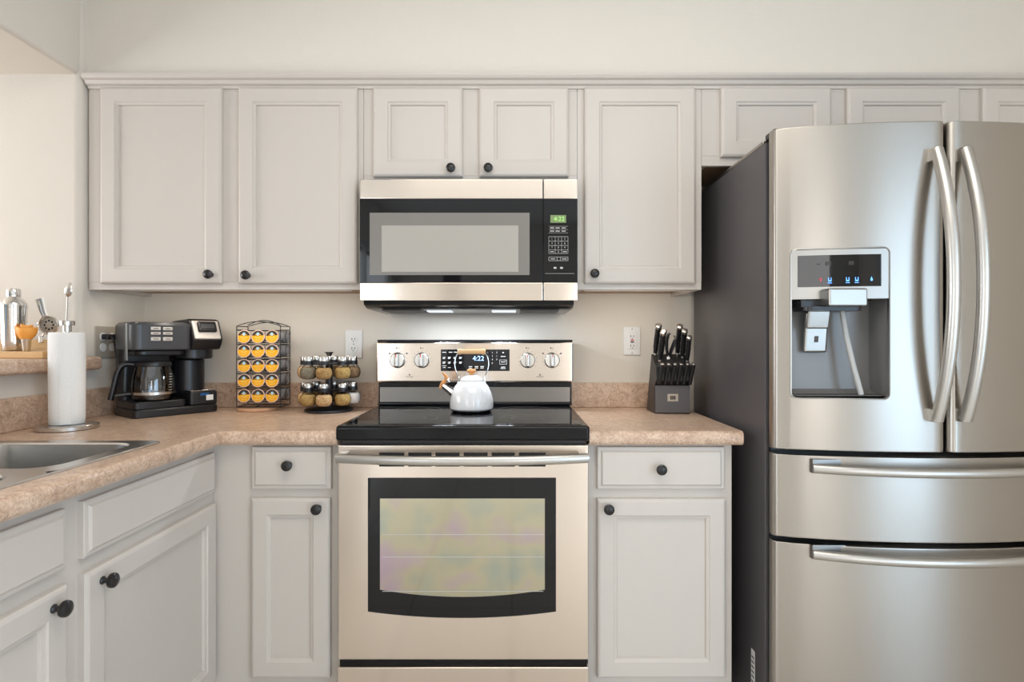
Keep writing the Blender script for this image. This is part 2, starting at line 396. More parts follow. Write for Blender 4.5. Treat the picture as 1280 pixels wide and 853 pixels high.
def upper_cab(label, x0, x1, z0, doors, top=2.135, yf=2.052, lamp=None):  # lamp gives the span of the added fill bar
    t = thing('upper_cabinet', label, 'cabinet', ((x0+x1)/2, WY, z0), group='painted upper cabinets')
    b = mb(M['cab']); th = .018
    for a, c in ((x0, x0+th), (x1-th, x1)): b.box(a, c, yf+.018, WY-.002, z0, top)
    b.box(x0+th, x1-th, yf+.018, WY-.002, top-th, top)
    # face frame: outer rails and stiles between the doors
    b.box(x0, x1, yf, yf+.018, z0, doors[0][2]+.008, .0015); b.box(x0, x1, yf, yf+.018, doors[0][3]-.008, top, .0015)
    xs = [x0]+[q for d in doors for q in (d[0]+.008, d[1]-.008)]+[x1]
    for a, c in zip(xs[0::2], xs[1::2]): b.box(a, c, yf, yf+.018, doors[0][2]+.0081, doors[0][3]-.0081)
    b.build('cabinet_body', t)
    b = mb(M['under']); b.box(x0+th, x1-th, yf+.018, WY-.002, z0+.014, z0+.026); b.build('bottom_panel', t)
    if lamp: mb(M['frame']).box(lamp[0], lamp[1], 2.095, 2.135, z0+.002, z0+.0138, .002).build('fill_light_bar', t)  # unseen bar added to house the backsplash fill
    for d in doors:
        o = door_mb(d[0], d[1], d[2], d[3], mp_back(yf)).build('door', t, ang=8)
        if len(d) > 4: knob(o, (d[4], yf-.019, d[5]), (0, -1, 0))
    return t
sc_ = 710/2.032
X = lambda px, D=2.032: (px-640)*D/710
Z = lambda py, D=2.032: 1.19-(py-426)*D/710
upper_cab('wide double-door upper cabinet above the coffee maker and pod rack', WX+.012, -.5365, 1.375,
          [(X(124), X(276), Z(354), Z(108), X(258, 2.0), Z(342, 2.0)), (X(297), X(446), Z(354), Z(108), X(305, 2.0), Z(343, 2.0))], lamp=(-1.44, -.60))
upper_cab('short two-door upper cabinet directly above the microwave', -.5355, .2355, 1.758,
          [(X(466), X(578), Z(220), Z(108), X(563, 2.0), Z(208, 2.0)), (X(599), X(711), Z(220), Z(108), X(610, 2.0), Z(208, 2.0))])
upper_cab('tall single-door upper cabinet between the microwave and the refrigerator', .2365, .684, 1.375,
          [(X(731), X(870), Z(354), Z(108), X(744, 2.0), Z(341, 2.0))], lamp=(.27, .65))
upper_cab('short upper cabinet row running along above the refrigerator', .685, RX-.002, 1.823,
          [(X(902), X(1040), Z(195), Z(108)), (X(1060), X(1201), Z(195), Z(108)), (X(1230), X(1372), Z(195), Z(108))])

def base_body(b, x0, x1, yf, z_top=.872):
    th = .018
    for a, c in ((x0, x0+th), (x1-th, x1)): b.box(a, c, yf+.018, WY-.002, .1, z_top)
    b.box(x0+th, x1-th, yf+.018, WY-.002, .1, .118)
    b.box(x0+.002, x1-.002, yf+.075, yf+.09, 0, .1)
YF = 1.77
def base_cab(label, x0, x1, dr, do, kd, ko):
    t = thing('base_cabinet', label, 'cabinet', ((x0+x1)/2, YF, 0), group='painted base cabinets')
    b = mb(M['cab']); base_body(b, x0, x1, YF)
    b.box(x0, dr[0]+.008, YF, YF+.018, .1, .872); b.box(dr[1]-.008, x1, YF, YF+.018, .1, .872)
    for z0, z1 in ((.1, do[2]+.008), (do[3]-.008, dr[2]+.008), (dr[3]-.008, .872)): b.box(dr[0]+.0081, dr[1]-.0081, YF, YF+.018, z0, z1)
    b.build('cabinet_body', t)
    o = drawer_mb(*dr, mp_back(YF)).build('drawer', t, ang=8); knob(o, (kd[0], YF-.019, kd[1]), (0, -1, 0))
    o = door_mb(*do, mp_back(YF), fr=.05).build('door', t, ang=8); knob(o, (ko[0], YF-.019, ko[1]), (0, -1, 0))
    return t
DB = 1.75
base_cab('narrow base cabinet with drawer between the inside corner and the oven', -.9295, -.533,
         (X(313, DB), X(413, DB), Z(612, DB), Z(559, DB)), (X(313, DB), X(412, DB), .148, Z(623, DB)), (X(357, 1.72), Z(583, 1.72)), (X(394, 1.72), Z(638, 1.72)))
base_cab('base cabinet with drawer between the oven and the refrigerator', .237, .684,
         (X(747, DB), X(907, DB), Z(612, DB), Z(559, DB)), (X(747, DB), X(908, DB), .148, Z(624, DB)), (X(828, 1.72), Z(588, 1.72)), (X(762, 1.72), Z(638, 1.72)))
# sink base on the left run
t = thing('sink_base_cabinet', 'two-door base cabinet under the sink along the left wall', 'cabinet', (-.93, 1.2, 0))
XF = -.93
b = mb(M['cab']); b.box(WX+.002, XF-.018, 1.75, 1.768, .1, .872); b.box(WX+.002, XF-.018, -.3, -.282, .1, .872); b.box(WX+.002, XF-.018, -.282, 1.75, .1, .118)
b.box(XF-.09, XF-.075, -.3, 1.768, 0, .1)
for y0, y1 in ((-.3, .612), (1.156, 1.226), (1.746, 1.7695)): b.box(XF-.018, XF, y0, y1, .1, .872)
for z0, z1 in ((.1, .155), (.68, .735), (.837, .872)):
    for y0, y1 in ((.6121, 1.1559), (1.2261, 1.7459)): b.box(XF-.018, XF, y0, y1, z0, z1)
b.build('cabinet_body', t)
for y0, y1, ky in ((1.216, 1.754, 1.262), (.604, 1.168, 1.128)):
    drawer_mb(y0, y1, .723, .846, mp_left(XF)).build('drawer_front', t, ang=8)
    o = door_mb(y0, y1, .145, .69, mp_left(XF)).build('door', t, ang=8)
    knob(o, (XF+.019, ky, .658), (1, 0, 0))

# ------------------------------------------------------------------ countertops
def edge_sweep(b, path):                        # path: list of (edge point, inward mitre vector)
    pr = [(.032, 0), (.014, 0), (.008, -.0015), (.003, -.006), (0, -.013), (0, -.030), (.002, -.036), (.008, -.042), (.032, -.042)]
    vs = []; fs = []; k = len(pr)
    for (x, y), (ix, iy) in path:
        for d, z in pr: vs.append((x+ix*d, y+iy*d, .914+z))
    for i in range(len(path)-1):
        for j in range(k-1): fs.append([i*k+j, i*k+j+1, (i+1)*k+j+1, (i+1)*k+j])
    fs.append(list(range(k))); fs.append([(len(path)-1)*k+j for j in range(k)])
    b.add(vs, fs)
def slab(b, *rects):
    for x0, x1, y0, y1 in rects: b.box(x0, x1, y0, y1, .873, .914)
CY, CXL = 1.73, -.885
t = thing('countertop', 'L-shaped mottled brown laminate countertop holding the sink and coffee maker', 'countertop', (-1.2, 2.0, .914))
b = mb(M['lam']); i_ = .032
slab(b, (WX+.002, -.5325, CY+i_, WY-.001), (WX+.002, CXL-i_, 1.535, CY+i_), (WX+.002, -1.43, .735, 1.535), (-.962, CXL-i_, .735, 1.535), (WX+.002, CXL-i_, -.3, .735))
edge_sweep(b, [((-.5325, CY), (0, 1)), ((CXL, CY), (-1, 1)), ((CXL, -.3), (-1, 0))])
b.build('slab', t)
b = mb(M['lam']); b.box(WX+.0005, -.5325, WY-.021, WY-.0005, .9141, 1.016, .003); b.box(WX+.0005, WX+.021, -.3, WY-.0215, .9141, 1.016, .003); b.build('backsplash', t)
t = thing('countertop', 'short mottled brown laminate countertop under the knife block', 'countertop', (.47, 2.0, .914))
b = mb(M['lam']); slab(b, (.236, .706, CY+i_, WY-.001)); edge_sweep(b, [((.236, CY), (0, 1)), ((.706, CY), (0, 1))]); b.build('slab', t)
b = mb(M['lam']); b.box(.2385, .706, WY-.021, WY-.0005, .9141, 1.016, .003); b.build('backsplash', t)
# raised bar ledge in the pass-through
LZ = 1.134
b = mb(M['lam']); b.prism([(-2.0, -.69), (-1.49, -.69), (-1.49, 2.072), (-1.539, 2.072), (-1.539, 2.018), (-2.0, 2.018)], 1.0872, LZ, 'XY', .012, 3)
tag(b.build('bar_ledge'), 'raised mottled laminate bar ledge in the wall opening', 'ledge')

# ------------------------------------------------------------------ sink
t = thing('sink', 'stainless steel double-bowl drop-in sink in the left countertop', 'sink', (-1.19, 1.14, .914))
def rrect(x0, x1, y0, y1, r, n=6):
    out = []
    for cx, cy, a0 in ((x1-r, y1-r, 0), (x0+r, y1-r, PI/2), (x0+r, y0+r, PI), (x1-r, y0+r, 1.5*PI)):
        for k in range(n+1): a = a0+PI/2*k/n; out.append((cx+r*math.cos(a), cy+r*math.sin(a)))
    return out
def ring_stack(b, rings):
    vs = []; fs = []; n = len(rings[0][0])
    for poly, z in rings: vs += [(x, y, z) for x, y in poly]
    for i in range(len(rings)-1):
        for j in range(n): j2 = (j+1) % n; fs.append([i*n+j, i*n+j2, (i+1)*n+j2, (i+1)*n+j])
    return b.add(vs, fs), n
b = mb(M['sink']); x0, x1, y0, y1 = -1.445, -.948, .72, 1.548
# rim: outer rounded outline bridged to a straight inner frame, around two bowl openings
bowls = ((-1.385, -.990, 1.205, 1.512), (-1.385, -.990, .765, 1.150))
ring_stack(b, [(rrect(x0, x1, y0, y1, .025), .9142), (rrect(x0, x1, y0, y1, .025), .917), (rrect(x0+.004, x1-.004, y0+.004, y1-.004, .022), .919)])
zr = .919
def deck(bx0, bx1, by0, by1, ox0, ox1, oy0, oy1, r1, r2):
    A = rrect(ox0, ox1, oy0, oy1, r1); B = rrect(bx0, bx1, by0, by1, r2)
    ring_stack(b, [(A, zr), (B, zr), (rrect(bx0+.004, bx1-.004, by0+.004, by1-.004, r2), zr-.004), (rrect(bx0+.012, bx1-.012, by0+.012, by1-.012, r2), .76),
                   (rrect(bx0+.04, bx1-.04, by0+.04, by1-.04, r2), .742)])
    P = rrect(bx0+.04, bx1-.04, by0+.04, by1-.04, r2); b.add([(x, y, .742) for x, y in P], [list(range(len(P)))])
deck(*bowls[0], x0+.004, x1-.004, 1.1775, y1-.004, .0221, .06)
deck(*bowls[1], x0+.004, x1-.004, y0+.004, 1.1775, .0221, .06)
b.build('basin', t)
for bx in bowls:
    cx, cy = (bx[0]+bx[1])/2, (bx[2]+bx[3])/2
    mb(M['chrome']).lathe([(.0, .001), (.02, .001), (.035, .004), (.042, .002), (.043, 0)], (cx, cy, .742)).build('drain', t)

# ------------------------------------------------------------------ range
RX0, RX1 = -.529, .233; RC = (RX0+RX1)/2
t = thing('range', 'stainless steel electric range with black glass cooktop and oven', 'range', (RC, 2.0, 0))
b = mb(M['fside']); b.box(RX0+.004, RX1-.004, 1.752, 2.345, .03, .886); b.m(M['black'])
for x in (RX0+.05, RX1-.09):
    for y in (1.80, 2.28): b.box(x, x+.04, y, y+.04, 0, .03)
b.build('body', t)
b = mb(M['black']); b.box(RX0-.0005, RX1+.0005, 1.70, 2.335, .889, .936, .010, 4); b.build('cooktop_frame', t)
b = mb(M['blackgl']); b.box(RX0+.022, RX1-.022, 1.722, 2.215, .930, .9375, .001); g = b.build('glass_top', t)
for x, y, r in ((-.345, 1.86, .10), (.05, 1.86, .085), (-.345, 2.09, .085), (.05, 2.09, .10)):
    b = mb(M['dmark']); b.lathe([(r, .9376), (r+.0018, .9378), (r+.0018, .9376)], (x, y, 0), n=48); b.lathe([(r*.6, .9376), (r*.6+.0015, .9378), (r*.6+.0015, .9376)], (x, y, 0), n=40); b.build('burner_ring', g)
# oven door
b = mb(M['steel']); b.box(RX0+.001, RX1-.001, 1.718, 1.750, .224, .876, .005, 3); door = b.build('oven_door', t)
wx0, wx1, wzt = X(460, 1.718), X(695, 1.718), Z(597, 1.718)
def curved(x0, x1, zt, zs, zm, n=16):
    pts = [(x1, zt), (x0, zt)]
    for k in range(n+1):
        u = k/n; pts.append((x0+(x1-x0)*u, zs+(zm-zs)*(1-(2*u-1)**2)))
    return pts
b = mb(M['blackgl']); b.prism(curved(wx0, wx1, wzt, Z(764, 1.718), Z(772, 1.718)), 1.7145, 1.722, 'XZ', .0012); win = b.build('door_window', door)
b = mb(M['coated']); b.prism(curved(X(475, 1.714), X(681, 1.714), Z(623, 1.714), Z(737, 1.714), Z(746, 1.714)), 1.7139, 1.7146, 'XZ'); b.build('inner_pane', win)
b = mb(M['mark'])
for py in (668, 696, 739): b.box(X(478, 1.714), X(679, 1.714), 1.7134, 1.7139, Z(py+.35, 1.714), Z(py-.35, 1.714))
b.build('oven_rack', win)
b = mb(M['dark']); b.box(X(474, 1.718), X(682, 1.718), 1.7172, 1.7195, Z(583, 1.718), Z(565.5, 1.718)); b.m(M['steel'])
for px in (508, 542, 577, 612, 646): b.box(X(px-2.5, 1.718), X(px+2.5, 1.718), 1.7164, 1.7195, Z(584, 1.718), Z(564.5, 1.718))
b.build('vent_slot', door)
b = mb(M['steelv']); n = 24; pts = []
for k in range(n+1):
    u = -1+2*k/n; pts.append((RC+.374*u, 1.690-.042*(1-abs(u)**2.4), .8415))
b.tube(pts, .0145, 16, ry=.8, up=(0, 0, 1))
for s_ in (-1, 1): b.box(RC+s_*.36-.012, RC+s_*.36+.012, 1.692, 1.722, .830, .853, .003)
b.build('handle', door)
# storage drawer
b = mb(M['steel']); b.box(RX0+.001, RX1-.001, 1.716, 1.750, .045, .203, .004, 3); b.m(M['black']); b.box(RX0+.003, RX1-.003, 1.735, 1.751, .203, .2235); b.build('storage_drawer', t)
# backguard
GY = 2.22
b = mb(M['black']); b.box(RX0+.004, RX1+.002, GY+.012, 2.345, .937, 1.186, .004); b.box(RX0+.002, RX1+.004, GY-.001, 2.35, 1.186, 1.195, .003)
b.m(M['dsteel']); b.box(RX0+.012, RX1-.006, GY+.004, GY+.0125, .952, 1.009)
b.m(M['black']); b.box(RX0+.004, RX1+.002, GY-.002, GY+.012, .9376, .9505, .004)
bg = b.build('backguard', t)
b = mb(M['steel']); b.box(RX0+.0, RX1+.006, GY-.012, GY+.012, 1.028, 1.187, .008, 3); cp = b.build('control_fascia', t)
FY = GY-.012
b = mb(M['blackgl']); b.box(X(551, FY), X(637, FY), FY-.0012, FY+.002, Z(463.5, FY), Z(436.5, FY), .0005)
kp = b.build('control_panel', cp)
b = mb(M['ice']); b.text('4:22', .026, Tr(X(598, FY), FY-.0014, Z(448, FY)) @ FACE); b.build('clock_digits', kp)
b = mb(M['mark'])
def dash(px0, px1, py, h=.8, D=FY, y=None): y = y or FY-.0012; b.box(X(px0, D), X(px1, D), y-.0004, y, Z(py+h/2, D), Z(py-h/2, D))
for px in (553, 561, 567.5): dash(px, px+4.6, 440)
for py in (446.5, 452.5):
    for px in (553.5, 560, 567, 574): dash(px, px+3.4, py, 1); dash(px, px+2.6, py+1.4, .8)
dash(553, 558, 457); dash(553.5, 557, 459.2); dash(560, 563.5, 459.2)
for px in (586, 593.5, 600.5): dash(px, px+4.4, 458, 1); dash(px, px+4, 459.8, .9)
for r_, row in enumerate(('123', '456', '789')):
    for c_, ch in enumerate(row): b.text(ch, .0075, Tr(X(609.8+c_*5.6, FY), FY-.0013, Z(440.5+r_*4.3, FY)) @ FACE)
b.text('0', .0075, Tr(X(615.4, FY), FY-.0013, Z(453.6, FY)) @ FACE)
dash(626, 632, 445.3); dash(626.4, 631.6, 452.2, 1); dash(626.5, 631.5, 458.6, 1); dash(625.8, 632, 460.4, .8); dash(628, 630, 440.5, 1.2)
for q in (449.6, 455): dash(624.6, 633.4, q, .4)
for px in (624.6, 633.2): b.box(X(px-.2, FY), X(px+.2, FY), FY-.0016, FY-.0012, Z(455, FY), Z(449.6, FY))
b.build('key_print', kp)
b = mb(M['dmark'])
for kx in (497, 527.5, 659.5, 690):
    for a in range(-125, 126, 25):
        ra = math.radians(a); cx, cz = X(kx, FY)+.0365*math.sin(ra), Z(450, FY)+.0365*math.cos(ra)
        b.box(cx-.0012, cx+.0012, FY-.0006, FY+.001, cz-.0012, cz+.0012)
    b.box(X(kx-2.4, FY), X(kx-.6, FY), FY-.0006, FY+.001, Z(435.6, FY), Z(434, FY)); b.box(X(kx+.8, FY), X(kx+2, FY), FY-.0006, FY+.001, Z(435.4, FY), Z(434.4, FY))
for kx in (487, 508.5, 678.8, 701):
    b.box(X(kx-1, FY), X(kx+1, FY), FY-.0006, FY+.001, Z(442.6, FY), Z(440.8, FY))
for kx in (512, 675):
    b.prism([(X(kx-1.3, FY), Z(469, FY)), (X(kx+1.3, FY), Z(469, FY)), (X(kx, FY), Z(466.8, FY))], FY-.0006, FY+.001, 'XZ')
    b.box(X(kx-4.6, FY), X(kx+4.6, FY), FY-.0004, FY+.001, Z(470.9, FY), Z(470.3, FY))
b.build('dial_print', cp)
for kx in (497, 527.5, 659.5, 690):
    c = (X(kx, FY), FY-.001, Z(450, FY))
    b = mb(M['satin']); b.lathe([(0, 0), (.031, 0), (.031, .002), (.029, .012), (.026, .015), (0, .015)], c, (0, -1, 0), 32)
    k = b.build('burner_knob', cp)
    b = mb(M['satin']); cx, cy, cz = c
    b.box(cx-.0085, cx+.0085, cy-.034, cy-.014, cz-.026, cz+.026, .006, 3); b.build('grip', k)
    b = mb(M['red']); b.box(cx-.0018, cx+.0018, cy-.0345, cy-.0335, cz+.013, cz+.022); b.build('pointer', k)

# ------------------------------------------------------------------ kettle
KX, KY, KZ = X(589.5, 2.04), 2.04, .9378
t = thing('kettle', 'white enamel kettle with wooden grip on the glass cooktop', 'kettle', (KX, KY, KZ))
b = mb(M['enamel']); b.lathe([(.0, .006), (.070, .006), (.077, .012), (.0785, .022), (.0765, .045), (.070, .070), (.060, .090), (.048, .104), (.042, .108), (.040, .110), (0, .110)], (KX, KY, KZ), n=40)
b.m(M['black']); b.lathe([(0, 0), (.066, 0), (.072, .004), (.072, .0085), (0, .0085)], (KX, KY, KZ), n=40); b.build('body', t)
b = mb(M['enamel']); b.lathe([(0, .1101), (.041, .1101), (.042, .1125), (.036, .120), (.022, .128), (.010, .131), (0, .1315)], (KX, KY, KZ), n=32); lid = b.build('lid', t)
b = mb(M['wood']); b.lathe([(0, .131), (.007, .131), (.008, .134), (.0155, .142), (.0165, .147), (.013, .151), (0, .152)], (KX, KY, KZ)); b.build('knob', lid)
def bez(p0, p1, p2, p3, n=10):
    P = [Vector(p) for p in (p0, p1, p2, p3)]
    return [P[0]*(1-u)**3+P[1]*3*u*(1-u)**2+P[2]*3*u*u*(1-u)+P[3]*u**3 for u in [k/n for k in range(n+1)]]
b = mb(M['chrome'])
for s_ in (-1, 1):
    pts = [Vector((KX+s_*.047, KY, KZ+.101))]+bez((KX+s_*.046, KY, KZ+.125), (KX+s_*.068, KY, KZ+.158), (KX+s_*.064, KY, KZ+.195), (KX+s_*.044, KY, KZ+.2135), 14)
    b.tube(pts, .0019, 8); b.cyl((KX+s_*.047, KY-.004, KZ+.128), .003, .008, (0, 1, 0), 10)
    b.box(KX+s_*.047-.004, KX+s_*.047+.004, KY-.006, KY+.006, KZ+.099, KZ+.108, .002)
b.tube([(KX-.05, KY, KZ+.2135), (KX+.05, KY, KZ+.2135)], .002); h = b.build('handle', t)
b = mb(M['paleg']); b.lathe([(0, -.050), (.009, -.050), (.0105, -.046), (.0105, -.040), (.0085, -.036), (.0088, 0), (.0085, .036), (.0105, .040), (.0105, .046), (.009, .050), (0, .050)], (KX, KY, KZ+.2135), (1, 0, 0), 18); b.build('grip', h)
b = mb(M['chrome']); b.tube([(KX-.062, KY, KZ+.062), (KX-.082, KY, KZ+.077), (KX-.103, KY, KZ+.093)], [.016, .0125, .0095], 16); sp = b.build('spout', t)
b = mb(M['wood']); pts = [(KX-.112, KY, KZ+.082), (KX-.107, KY, KZ+.094), (KX-.098, KY, KZ+.105), (KX-.089, KY, KZ+.115), (KX-.092, KY, KZ+.126), (KX-.104, KY, KZ+.139)]
b.tube(pts, [.006, .0075, .008, .008, .006, .003], 12); b.build('whistle_lever', sp)
b = mb(M['chrome']); b.lathe([(0, -.008), (.007, -.006), (.008, 0), (.007, .006), (0, .008)], (KX-.083, KY-.004, KZ+.110), (-.6, 0, .8), 14); b.build('whistle_cap', sp)

# ------------------------------------------------------------------ microwave
MX0, MX1, MY = X(449.5, 1.98), X(722, 1.98), 1.98
t = thing('microwave', 'stainless over-the-range microwave with black glass door', 'microwave', (RC, 2.2, 1.33))
b = mb(M['black']); b.box(MX0+.003, MX1-.003, MY+.03, WY-.002, 1.335, 1.7555)
b.prism([(MY+.006, 1.334), (MY+.012, 1.318), (MY+.05, 1.306), (WY-.03, 1.300), (WY-.004, 1.335)], MX0+.012, MX1-.012, 'YZ')
b.m(M['dmark'])
b.build('body', t)
for x in (-.27, -.03):
    mb(M['lens']).box(x-.045, x+.045, 2.10, 2.18, 1.2985, 1.3035, .001).build('added_lamp_lens', t)  # glowing lens added for the cooktop lamp above the range
for x in (-.40, .10):
    mb(M['dmark']).box(x-.07, x+.07, 2.05, 2.22, 1.2985, 1.3045, .001).build('grease_filter', t)
zt0, zt1, zb0, zb1 = Z(223.5, MY), Z(248, MY), Z(353, MY), Z(375.5, MY); xs_ = X(679, MY)
def front(name, x0, x1):
    b = mb(M['steel']); b.box(x0, x1, MY, MY+.028, zt1, zt0, .003); b.box(x0, x1, MY, MY+.028, zb1, zb0, .003)
    b.m(M['blackgl']); b.box(x0, x1, MY+.001, MY+.028, zb0, zt1, .001); return b.build(name, t)
d = front('door', MX0, xs_-.0012); c = front('control_panel', xs_+.0012, MX1)
P = [(X(462, MY), X(662, MY), Z(343.5, MY), Z(265.5, MY)), (X(477, MY), X(648, MY), Z(339.5, MY), Z(281.5, MY))]
b = mb(M['mesh']); b.box(P[0][0], P[0][1], MY+.0004, MY+.0014, P[0][2], P[0][3], .0003); wn = b.build('window_screen', d)
b = mb(M['mesh2']); b.box(P[1][0], P[1][1], MY+.0000, MY+.001, P[1][2], P[1][3], .0003); b.build('window_center', wn)
b = mb(M['green']); b.box(X(688, MY), X(707.5, MY), MY-.0002, MY+.0015, Z(278, MY), Z(268.5, MY)); dp = b.build('display', c)
b = mb(M['greend']); b.text('4:22', .022, Tr(X(699, MY), MY-.0005, Z(273.5, MY)) @ FACE); b.build('clock_digits', dp)
b = mb(M['mark'])
dashm = lambda a, e, py, h=.5: b.box(X(a, MY), X(e, MY), MY+.0002, MY+.0012, Z(py+h/2, MY), Z(py-h/2, MY))
for py in (284.5, 288.5):
    for px in (687.5, 694.5, 702): dashm(px, px+5.2, py, 1)
for py in (282.5, 286.5, 290.7): dashm(686, 710, py, .25)
for py in (295.5, 301, 306.5, 312, 316.5): dashm(686, 710, py, .35)
for px in (686, 694, 702, 710): b.box(X(px-.15, MY), X(px+.15, MY), MY+.0002, MY+.0012, Z(316.5, MY), Z(295.5, MY))
for r_, row in enumerate(('123', '456', '789')):
    for c_, ch in enumerate(row): b.text(ch, .0085, Tr(X(690+8*c_, MY), MY+.0004, Z(298.2+5.5*r_, MY)) @ FACE)
b.text('0', .0085, Tr(X(698, MY), MY+.0004, Z(314.4, MY)) @ FACE); dashm(687.5, 692.5, 314.3, .9); dashm(703.5, 708.5, 314.3, .9)
for py in (321, 325.5): dashm(686, 710, py, .4)
for px in (686, 696.5, 700.5, 710): b.box(X(px-.2, MY), X(px+.2, MY), MY+.0002, MY+.0012, Z(325.5, MY), Z(321, MY))
dashm(688.5, 694, 323.3, .9); dashm(702.5, 708.5, 323.3, .9)
for px in (693, 701): dashm(px-.8, px+2.6, 334.5, 2.2)
dashm(681.5, 718, 341.6, .3)
b.build('key_print', c)

# ------------------------------------------------------------------ refrigerator
FX0, FX1, FCX = .745, 1.655, 1.2
t = thing('refrigerator', 'stainless steel french-door refrigerator with dark sides and water dispenser', 'refrigerator', (FCX, 2.0, 0))
b = mb(M['fside']); b.box(FX0, FX1, 1.672, 2.33, .025, 1.775, .004); b.m(M['fsteel']); b.box(FX0+.001, FX1-.001, 1.69, 2.32, 1.775, 1.787, .004)
b.m(M['black']); b.box(FX0+.02, FX1-.02, 1.70, 2.30, 0, .025); b.box(FX0+.01, FX1-.01, 1.655, 1.672, .03, 1.77); b.build('cabinet_body', t)
bow = lambda x: 1.562+.29*(x-FCX)**2
YB = 1.655
def bowed(name, x0, x1, z0, z1, rl=.012, rr=.012, hole=None, mat=None):
    xs = [(x0, YB), (x0, bow(x0)+rl)]
    for k in range(1, 5): a = PI/2*k/4; xs.append((x0+rl*(1-math.cos(a)), bow(x0)+rl*(1-math.sin(a))))
    lo, hi = x0+rl, x1-rr; cuts = [lo+(hi-lo)*k/24 for k in range(1, 24)]
    if hole: cuts = sorted([c for c in cuts if min(abs(c-hole[0]), abs(c-hole[1])) > .006]+[hole[0], hole[1]])
    # blend the bow so the curve is smooth where the rounded edge starts
    xs += [(c, bow(c)) for c in cuts]
    for k in range(4, 0, -1): a = PI/2*k/4; xs.append((x1-rr*(1-math.cos(a)), bow(x1)+rr*(1-math.sin(a))))
    xs += [(x1, bow(x1)+rr), (x1, YB)]
    e = .004
    zs = [(z0, e), (z0+.0012, e*.3), (z0+e, 0), (z1-e, 0), (z1-.0012, e*.3), (z1, e)]
    if hole: zs = zs[:3]+[(hole[2], 0), (hole[3], 0)]+zs[3:]
    b = mb(mat or M['fsteel']); vs = []; fs = []; n = len(xs)
    for z, dy in zs: vs += [(x, y+(dy if 0 < i < n-1 else 0), z) for i, (x, y) in enumerate(xs)]
    for i in range(len(zs)-1):
        for j in range(n-1):
            if hole and i == 3 and hole[0]-1e-5 <= xs[j][0] and xs[j+1][0] <= hole[1]+1e-5: continue
            fs.append([i*n+j, i*n+j+1, (i+1)*n+j+1, (i+1)*n+j])
    fs.append(list(range(n))); fs.append([(len(zs)-1)*n+j for j in range(n)])
    if not hole:
        fs.append([v for i in range(len(zs)) for v in (i*n,)]+[i*n+n-1 for i in range(len(zs)-1, -1, -1)])
    b.wn = True; b.add(vs, fs); return b.build(name, t, ang=40)
HX0, HX1, HZ0, HZ1 = X(994.5, 1.578), X(1109.5, 1.578), Z(499.5, 1.578), Z(308.5, 1.578)
ld = bowed('door', FX0+.004, FCX-.004, .882, 1.797, .014, .02, (HX0+.004, HX1-.004, HZ0+.004, HZ1-.004))
rd = bowed('door', FCX+.004, FX1-.004, .882, 1.797, .02, .014)
d1 = bowed('freezer_drawer', FX0+.004, FX1-.004, .632, .868, .014, .014)
d2 = bowed('freezer_drawer', FX0+.004, FX1-.004, .07, .618, .014, .014)
for x in (FX0+.012, FX1-.06): mb(M['gasket']).box(x, x+.05, 1.64, 1.70, 1.7875, 1.805, .004).build('hinge_cover', t)
def vhandle(parent, x0, lean):
    n = 22; pts = []; z0, z1 = .975, 1.712
    for k in range(n+1):
        u = -1+2*k/n; w_ = 1-abs(u)**2.2
        pts.append((x0, bow(x0)-.014-.060*w_, (z0+z1)/2+(z1-z0)/2*u))
    b = mb(M['steelv']); b.tube(pts, .0155, 16, ry=1.0, up=(0, 1, 0))
    for z in (z0+.012, z1-.012): b.box(x0-.0145, x0+.0145, bow(x0)-.024, bow(x0)+.006, z-.018, z+.018, .004)
    return b.build('handle', parent)
vhandle(ld, 1.158, 0); vhandle(rd, 1.236, 0)
def hhandle(parent, zc):
    n = 28; pts = []; x0, x1 = .842, 2*FCX-.842
    for k in range(n+1):
        u = -1+2*k/n; x = FCX+(x1-x0)/2*u
        pts.append((x, 1.588-.064*(1-abs(u)**2.2), zc))
    b = mb(M['steelv']); b.tube(pts, .0135, 14, ry=1, up=(0, 0, 1))
    for x in (x0+.012, x1-.012): b.box(x-.011, x+.011, 1.584, bow(x)+.006, zc-.012, zc+.012, .003)
    h = b.build('handle', parent)
    for xa in (x0-.004, x1-.092): mb(M['dsteel']).box(xa, xa+.096, bow(xa+.048)-.0055, bow(xa+.048)+.012, zc-.014, zc+.026, .003).build('handle_mount', h)
hhandle(d1, .834); hhandle(d2, .594)
# dispenser
def yb(x): return bow(x)-.004
DYF = bow((HX0+HX1)/2)
b = mb(M['fsatin'])
o_ = rrect(HX0, HX1, HZ0, HZ1, .018); n = len(o_)
ZP = Z(373, 1.578)
i2 = rrect(HX0+.0045, HX1-.0045, HZ0+.0045, ZP, .012)
vs = [(x, bow(x)+.004, z) for x, z in o_]+[(x, bow(x)-.003, z) for x, z in o_]
in1 = rrect(HX0+.0035, HX1-.0035, HZ0+.0035, HZ1-.0035, .0145); vs += [(x, bow(x)-.004, z) for x, z in in1]
in2 = rrect(HX0+.005, HX1-.005, HZ0+.005, HZ1-.005, .013); vs += [(x, bow(x)+.004, z) for x, z in in2]
fs = []
for r in range(3):
    for j in range(n): j2 = (j+1) % n; fs.append([r*n+j, r*n+j2, (r+1)*n+j2, (r+1)*n+j])
b.add(vs, fs)
